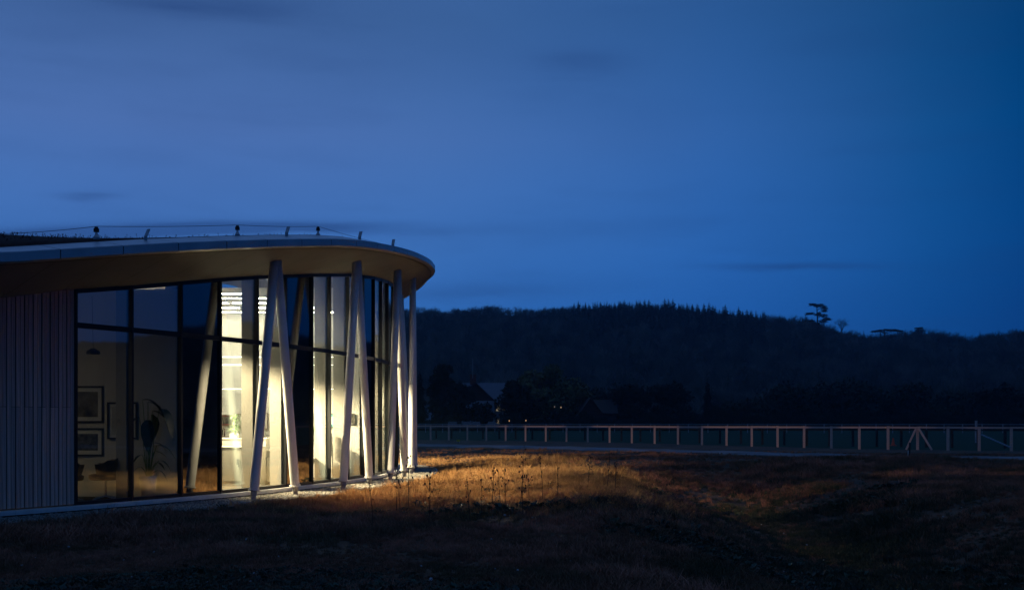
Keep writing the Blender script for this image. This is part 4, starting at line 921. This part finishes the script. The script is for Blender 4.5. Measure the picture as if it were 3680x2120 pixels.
gable_roof(MB(), gx0, gx1, 179.9, 187, 5.2, 8.4, 'y').build('wing_roof', m_tile, h1)
MB().box(((at(1700, 0, 187)[0]), 187, 8.8), (1.1, .8, 2.6)).box((at(1700, 0, 187)[0], 187, 10.15), (1.3, 1.0, .2)).build('chimney', m_brick, rf)
MB().tube([(at(1699, 0, 186)[0], 186, 9.5), (at(1699, 0, 186)[0], 186, 13.2)], .05, 6).build('aerial_mast', m_pale, rf)
for u, z, Y in ((1715, 3.9, 179.83), (1755, 3.9, 179.83), (1715, 1.4, 179.83), (1755, 1.4, 179.83), (1790, 1.5, 183.43), (1812, 3.9, 183.43), (1790, 3.9, 183.43)):
    x = at(u, 0, Y)[0]; wd = MB().box((x, Y, z), (.95, .06, 1.15)).build('window', m_wall, h1); MB().box((x, Y-.035, z), (.8, .02, 1.0)).build('pane', m_pane, wd)
h2 = thing('house', (-16, 190, 0), 'white house mostly hidden behind the tall evergreen', 'house')
x0_, x1_ = at(1500, 0, 190)[0], at(1590, 0, 190)[0]
MB().box(((x0_+x1_)/2, 191.5, 2.5), (x1_-x0_, 6, 5)).build('wall', m_wall, h2); gable_roof(MB(), x0_, x1_, 188.5, 194.5, 5, 7.6).build('roof', m_tile, h2)
for u in (1528, 11100):
    x = at(u, 0, 188.5)[0]; wd = MB().box((x, 188.45, 3.6), (1, .06, 1.2)).build('window', m_wall, h2); MB().box((x, 188.41, 3.6), (.85, .02, 1.05)).build('pane', m_pane, wd)
h3 = thing('barn', (14, 176, 0), 'low dark barn with steep gable beside the willow', 'barn')
x0_, xm_, x1_ = at(2086, 0, 170)[0], at(2123, 0, 170)[0], at(2215, 0, 170)[0]
MB().box(((x0_+x1_)/2, 173.5, 1.5), (x1_-x0_, 6, 3)).build('wall', m_tile, h3); gable_roof(MB(), x0_, x0_+2*(xm_-x0_), 169.9, 178, 3.0, 5.4, 'y').build('gable_roof', m_tile, h3)
MB().prism([(x0_, 170.2, 3.0), (2*xm_-x0_, 170.2, 3.0), (xm_, 170.2, 5.3)], (0, 2, 0)).build('gable', m_tile, h3); gable_roof(MB(), xm_, x1_, 170.6, 176.4, 3.0, 5.1).build('roof', m_tile, h3)
MB().box((at(2150, 0, 170)[0], 170.45, 1.1), (1.1, .06, 2.1)).build('door', m_old, h3)
h4 = thing('house', (8, 190, 0), 'cottage behind the willow with two lit windows', 'house')
x0_, x1_ = at(1985, 0, 186)[0], at(2050, 0, 186)[0]
MB().box((8.9, 189, 2.3), (4.4, 6, 4.6)).build('wall', m_tile, h4); gable_roof(MB(), 6.7, 11.1, 186, 192, 4.6, 6.8).build('roof', m_tile, h4)
# lit windows and lamps near the hedge
def lamp_post(u, v, Y, label, col, stren, r):
    p_ = at(u, v, Y); t = thing('small_light', (p_[0], Y, 0), label, 'lamp', 'small lamps near the houses')
    MB().tube([(p_[0], Y, 0), (p_[0], Y, p_[2]-.1)], .04, 6).build('post', m_dark, t); MB().lathe((p_[0], Y, p_[2]-.1), [(0, 0), (r, .02), (r, .22), (0, .26)], 8).build('lantern', mat('lantern_%d' % u, (.5, .4, .3), emit=col, estr=stren), t)
lamp_post(1830, 1512, 163, 'tiny orange lamp glowing before the dark round tree', (1, .5, .16), .7, .06)
lamp_post(1890, 1511, 163, 'tiny orange lamp glowing under the olive willow', (1, .5, .18), .7, .06)
lamp_post(1993, 1462, 164, 'faint warm lantern standing in for a lit window, left of two', (1, .6, .25), .15, .07)  # raised lanterns added in place of the cottage's lit windows
lamp_post(2016, 1464, 164, 'brighter warm lantern standing in for a lit window, right of two', (1, .58, .25), .4, .08)
# parked cars
m_car = mat('dark_car_paint', (.03, .035, .045), rough=.25, spec=.6); m_tyre = mat('tyre', (.015, .015, .015), rough=.9); m_red_l = mat('tail_light', (.4, .01, .01), emit=(1, .03, .04), estr=3.0); m_redoff = mat('tail_light_off', (.12, .01, .01), rough=.3)
def car(x, y, label, lit=False):
    t = thing('parked_car', (x, y, 0), label, 'car', 'cars parked by the houses')
    pr = [(-.85, .32), (.85, .32), (.87, .75), (.80, .95), (-.80, .95), (-.87, .75)]
    MB().prism([(x+a, y, z) for a, z in pr], (0, 4.1, 0)).build('body', m_car, t)
    cb_ = MB(); vs = [(x+sx*a, y+yy, z) for z, a, y0_, y1_ in ((.95, .78, .25, 3.1), (1.48, .58, .7, 2.5)) for yy in (y0_, y1_) for sx in (-1, 1)]
    cb_.add(vs, [(0, 1, 5, 4), (2, 6, 7, 3), (0, 4, 6, 2), (1, 3, 7, 5), (4, 5, 7, 6)]).build('cabin', m_car, t)
    MB().add([(x-.66, y+.30, 1.02), (x+.66, y+.30, 1.02), (x+.52, y+.63, 1.42), (x-.52, y+.63, 1.42)], [(0, 1, 2, 3)]).build('rear_window', m_pane, t)
    for sx in (-1, 1):
        MB().box((x+sx*.7, y-.01, .72), (.24, .04, .12)).build('tail_light', m_red_l if lit else m_redoff, t)
        for yy in (.75, 3.3): MB().tube([(x+sx*.68, y+yy, .32), (x+sx*.88, y+yy, .32)], .32, 12).build('wheel', m_tyre, t)
car(at(1625, 0, 158)[0], 158, 'dark car roof showing above fence, left of three'); car(at(1678, 0, 158)[0], 158.5, 'dark car roof showing above fence, middle of three'); car(at(1708, 0, 158)[0], 160, 'dark car roof showing above fence, right of three')
tl = car(at(1768, 0, 156)[0], 156, 'dark car with red tail lights lit near the white cottage', True)

# ------------------------------------------------------------------ grass
def tuft(seed, n, hmin, hmax, spread, lean, w=.006, heads=0):
    r = random.Random(seed); mb = MB()
    for i in range(n):
        a = r.uniform(0, 6.28); d = spread*math.sqrt(r.random()); x, y = d*math.cos(a), d*math.sin(a); h = r.uniform(hmin, hmax); la = r.uniform(0, 6.28); l = h*lean*r.uniform(.2, 1.2); ww = w*r.uniform(.7, 1.3); fa = r.uniform(0, 3.14); sx, sy = ww*math.cos(fa), ww*math.sin(fa)
        p1 = (x+l*.35*math.cos(la), y+l*.35*math.sin(la), h*.6); p2 = (x+l*math.cos(la), y+l*math.sin(la), h)
        mb.add([(x-sx, y-sy, -.03), (x+sx, y+sy, -.03), (p1[0]+sx*.8, p1[1]+sy*.8, p1[2]), (p1[0]-sx*.8, p1[1]-sy*.8, p1[2]), p2], [(0, 1, 2, 3), (3, 2, 4)])
        if i < heads: mb.box(p2, (.012, .012, .03))
    return mb.mesh('tuft')
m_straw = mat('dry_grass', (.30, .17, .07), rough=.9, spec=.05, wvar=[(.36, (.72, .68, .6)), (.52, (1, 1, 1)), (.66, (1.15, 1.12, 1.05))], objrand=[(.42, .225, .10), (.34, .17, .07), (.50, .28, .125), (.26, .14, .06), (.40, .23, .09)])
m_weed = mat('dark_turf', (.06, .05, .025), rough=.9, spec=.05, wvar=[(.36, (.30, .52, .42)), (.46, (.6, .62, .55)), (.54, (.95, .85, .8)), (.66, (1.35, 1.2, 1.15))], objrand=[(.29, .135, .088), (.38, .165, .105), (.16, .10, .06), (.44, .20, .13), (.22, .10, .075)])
TP = [(tuft(1, 46, .10, .30, .17, .5), m_straw), (tuft(2, 40, .08, .26, .16, .7), m_straw), (tuft(3, 36, .12, .42, .14, .4, heads=10), m_straw),
      (tuft(4, 46, .05, .17, .18, .8, .008), m_weed), (tuft(5, 40, .06, .22, .17, .9, .008), m_weed), (tuft(6, 30, .06, .30, .15, .8, .007), m_weed)]
def rosette(seed):
    r = random.Random(seed); mb = MB()
    for i in range(26):
        a = r.uniform(0, 6.28); L = r.uniform(.06, .20); h = r.uniform(.03, .22); w_1 = L*r.uniform(.22, .4); x0, y0 = r.uniform(-.08, .08), r.uniform(-.08, .08); c_, s_1 = math.cos(a), math.sin(a)
        P_ = [(x0, y0, 0), (x0+c_*L*.5-s_1*w_1, y0+s_1*L*.5+c_*w_1, h*.8), (x0+c_*L, y0+s_1*L, h*r.uniform(.6, 1.1)), (x0+c_*L*.5+s_1*w_1, y0+s_1*L*.5-c_*w_1, h*.8)]
        mb.add(P_, [(0, 1, 2), (0, 2, 3)])
    return mb.mesh('rosette')
m_dock = mat('dark_weed_leaf', (.035, .06, .035), rough=.55, spec=.3, objrand=[(.03, .05, .03), (.06, .085, .045), (.025, .04, .03), (.09, .07, .04)])
m_hollow = mat('green_hollow_turf', (.05, .06, .03), rough=.9, spec=.05, wvar=[(.36, (.5, .7, .6)), (.52, (.9, .9, .85)), (.66, (1.3, 1.1, 1.0))], objrand=[(.05, .055, .035), (.09, .08, .05), (.035, .05, .03), (.13, .09, .06), (.06, .07, .045)])  # greener, darker turf for the hollow
TP += [(rosette(1), m_dock), (rosette(2), m_dock), (tuft(14, 46, .04, .15, .18, .9, .008), m_hollow), (tuft(15, 40, .05, .20, .17, .9, .008), m_hollow)]
n = 120000
y_ = 7.5+np.exp(rng.uniform(0, math.log(1+48/6.), n))*6.0-6.0
x_ = rng.uniform(-.66, .66, n)*y_
D, S = signed(x_, y_)
gwv = np.interp(S, [-6, 2, 8, 13, 30], [1.75, 1.7, 1.4, 1.25, 1.25])
keep = (D > gwv+rng.normal(.05, .10, n))
td = np.full(n, 99.); kk = y_ > 30; td[kk] = track_dist(x_[kk], y_[kk]); keep &= td > 2.9+rng.random(n)*1.2*(rng.random(n) < .8)
keep &= rng.random(n) > .75*sstep(.22, .42, vnoise(x_*1.1, y_*1.1, 15))*(D > 3.5)
x_, y_, D, S, td = x_[keep], y_[keep], D[keep], S[keep], td[keep]; n = len(x_)
z_ = ground_z(x_, y_)
# pale straw grass fills the window-light pool, colour brightening it; dark weedy turf elsewhere
lit_pool = sstep(9.5, 5.0, D+1.2*vnoise(x_*.9, y_*.9, 5))*sstep(13.5, 19.5, y_+.35*x_+1.0*vnoise(x_, y_, 6))*sstep(4.4, 3.0, x_)
isst = rng.random(n) < np.clip(lit_pool, .0, .96)
hollow = (rng.random(n) < .95*np.exp(-((x_-5.8-.08*(y_-16))/2.6)**2)*sstep(33, 25, y_)) & ~isst
weedy = (rng.random(n) < .55*sstep(.02, .28, vnoise(x_*.8+3, y_*.8, 12)+.35*np.exp(-((x_+.8)/2.2)**2-((y_-10.5)/2.0)**2))) & ~isst & (y_ < 26)
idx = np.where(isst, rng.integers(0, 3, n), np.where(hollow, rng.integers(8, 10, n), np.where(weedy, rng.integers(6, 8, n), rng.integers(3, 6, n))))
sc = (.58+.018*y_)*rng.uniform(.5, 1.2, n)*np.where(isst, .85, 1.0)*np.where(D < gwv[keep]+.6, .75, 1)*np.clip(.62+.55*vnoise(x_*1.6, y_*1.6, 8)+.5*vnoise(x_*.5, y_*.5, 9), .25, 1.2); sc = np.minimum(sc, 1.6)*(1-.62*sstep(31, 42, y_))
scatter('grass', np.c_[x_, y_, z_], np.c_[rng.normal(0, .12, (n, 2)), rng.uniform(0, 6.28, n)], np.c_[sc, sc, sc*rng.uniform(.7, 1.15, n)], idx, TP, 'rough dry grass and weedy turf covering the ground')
# pale chips of stone in the bare earth
n = 260; y_ = rng.uniform(8.8, 36, n); x_ = rng.uniform(-.55, .6, n)*y_; D, S = signed(x_, y_); k = D > 2.2; x_, y_ = x_[k], y_[k]; n = len(x_)
m_chalk = mat('chalk_chip', (.30, .29, .29), rough=.9)
scatter('stones', np.c_[x_, y_, ground_z(x_, y_)+.05], np.c_[rng.uniform(-.6, .6, (n, 2)), rng.uniform(0, 6.28, n)], np.repeat((.010+.018*rng.random(n)**3)[:, None], 3, 1), rng.integers(0, 4, n), [(pebble(20+i), m_chalk) for i in range(4)], 'pale chalk chips scattered over the dark earth')
# tall dead weed stalks
m_stalk = mat('dead_stalk', (.045, .030, .022), rough=.9)
def weed(seed):
    r = random.Random(seed); mb = MB(); h = r.uniform(.65, 1.1)
    top = np.array((r.uniform(-.1, .1), r.uniform(-.1, .1), h)); mb.tube([(0, 0, -.05), top*.5+np.array((.02, 0, 0)), top], [.007, .005, .003], 4, False)
    for k in range(r.randint(5, 9)):
        t = r.uniform(.35, .98); p0 = top*t; a = r.uniform(0, 6.28); L = r.uniform(.06, .18)*(1.3-t); p1 = p0+np.array((math.cos(a)*L*.6, math.sin(a)*L*.6, L))
        mb.tube([p0, p1], [.004, .002], 3, False); mb.box(p1, (.016, .016, .03))
    return mb
wm = [weed(500+i).mesh('weed_stalk') for i in range(6)]
for q in wm: q.materials.append(m_stalk)
for i, (u, v) in enumerate(((1425, 1842), (1440, 1836), (1470, 1848), (1765, 1850), (1800, 1835), (1815, 1832), (1870, 1825), (1905, 1838), (1950, 1820), (1690, 1880), (1730, 1868), (2110, 1785), (2180, 1775), (2210, 1790), (1340, 1900), (1540, 1890), (2000, 1840), (1880, 1870))):
    p_ = ground_at(u, v); z = gz(p_[0], p_[1]); o = bpy.data.objects.new('weed_stalk', wm[i % 6]); COL.objects.link(o); o.location = (p_[0], p_[1], z); o.rotation_euler = (0, 0, random.uniform(0, 6.28)); s = random.uniform(.75, 1.1); o.scale = (s, s, s)
    tag(o, 'thin dark dead weed stalk rising from the rough grass', 'weed', 'dead weed stalks in the grass')

# ------------------------------------------------------------------ evening haze
m_haze = bpy.data.materials.new('evening_haze'); m_haze.use_nodes = True; nt = m_haze.node_tree; nt.nodes.clear()
pv = nt.nodes.new('ShaderNodeVolumePrincipled'); pv.inputs['Color'].default_value = (.34, .68, 1, 1); pv.inputs['Density'].default_value = HAZE
ho = nt.nodes.new('ShaderNodeOutputMaterial'); nt.links.new(pv.outputs[0], ho.inputs['Volume'])
tag(MB().box((0, 600, 47), (5000, 4600, 104)).build('haze', m_haze), 'thin blue evening haze filling the valley', kind='stuff')
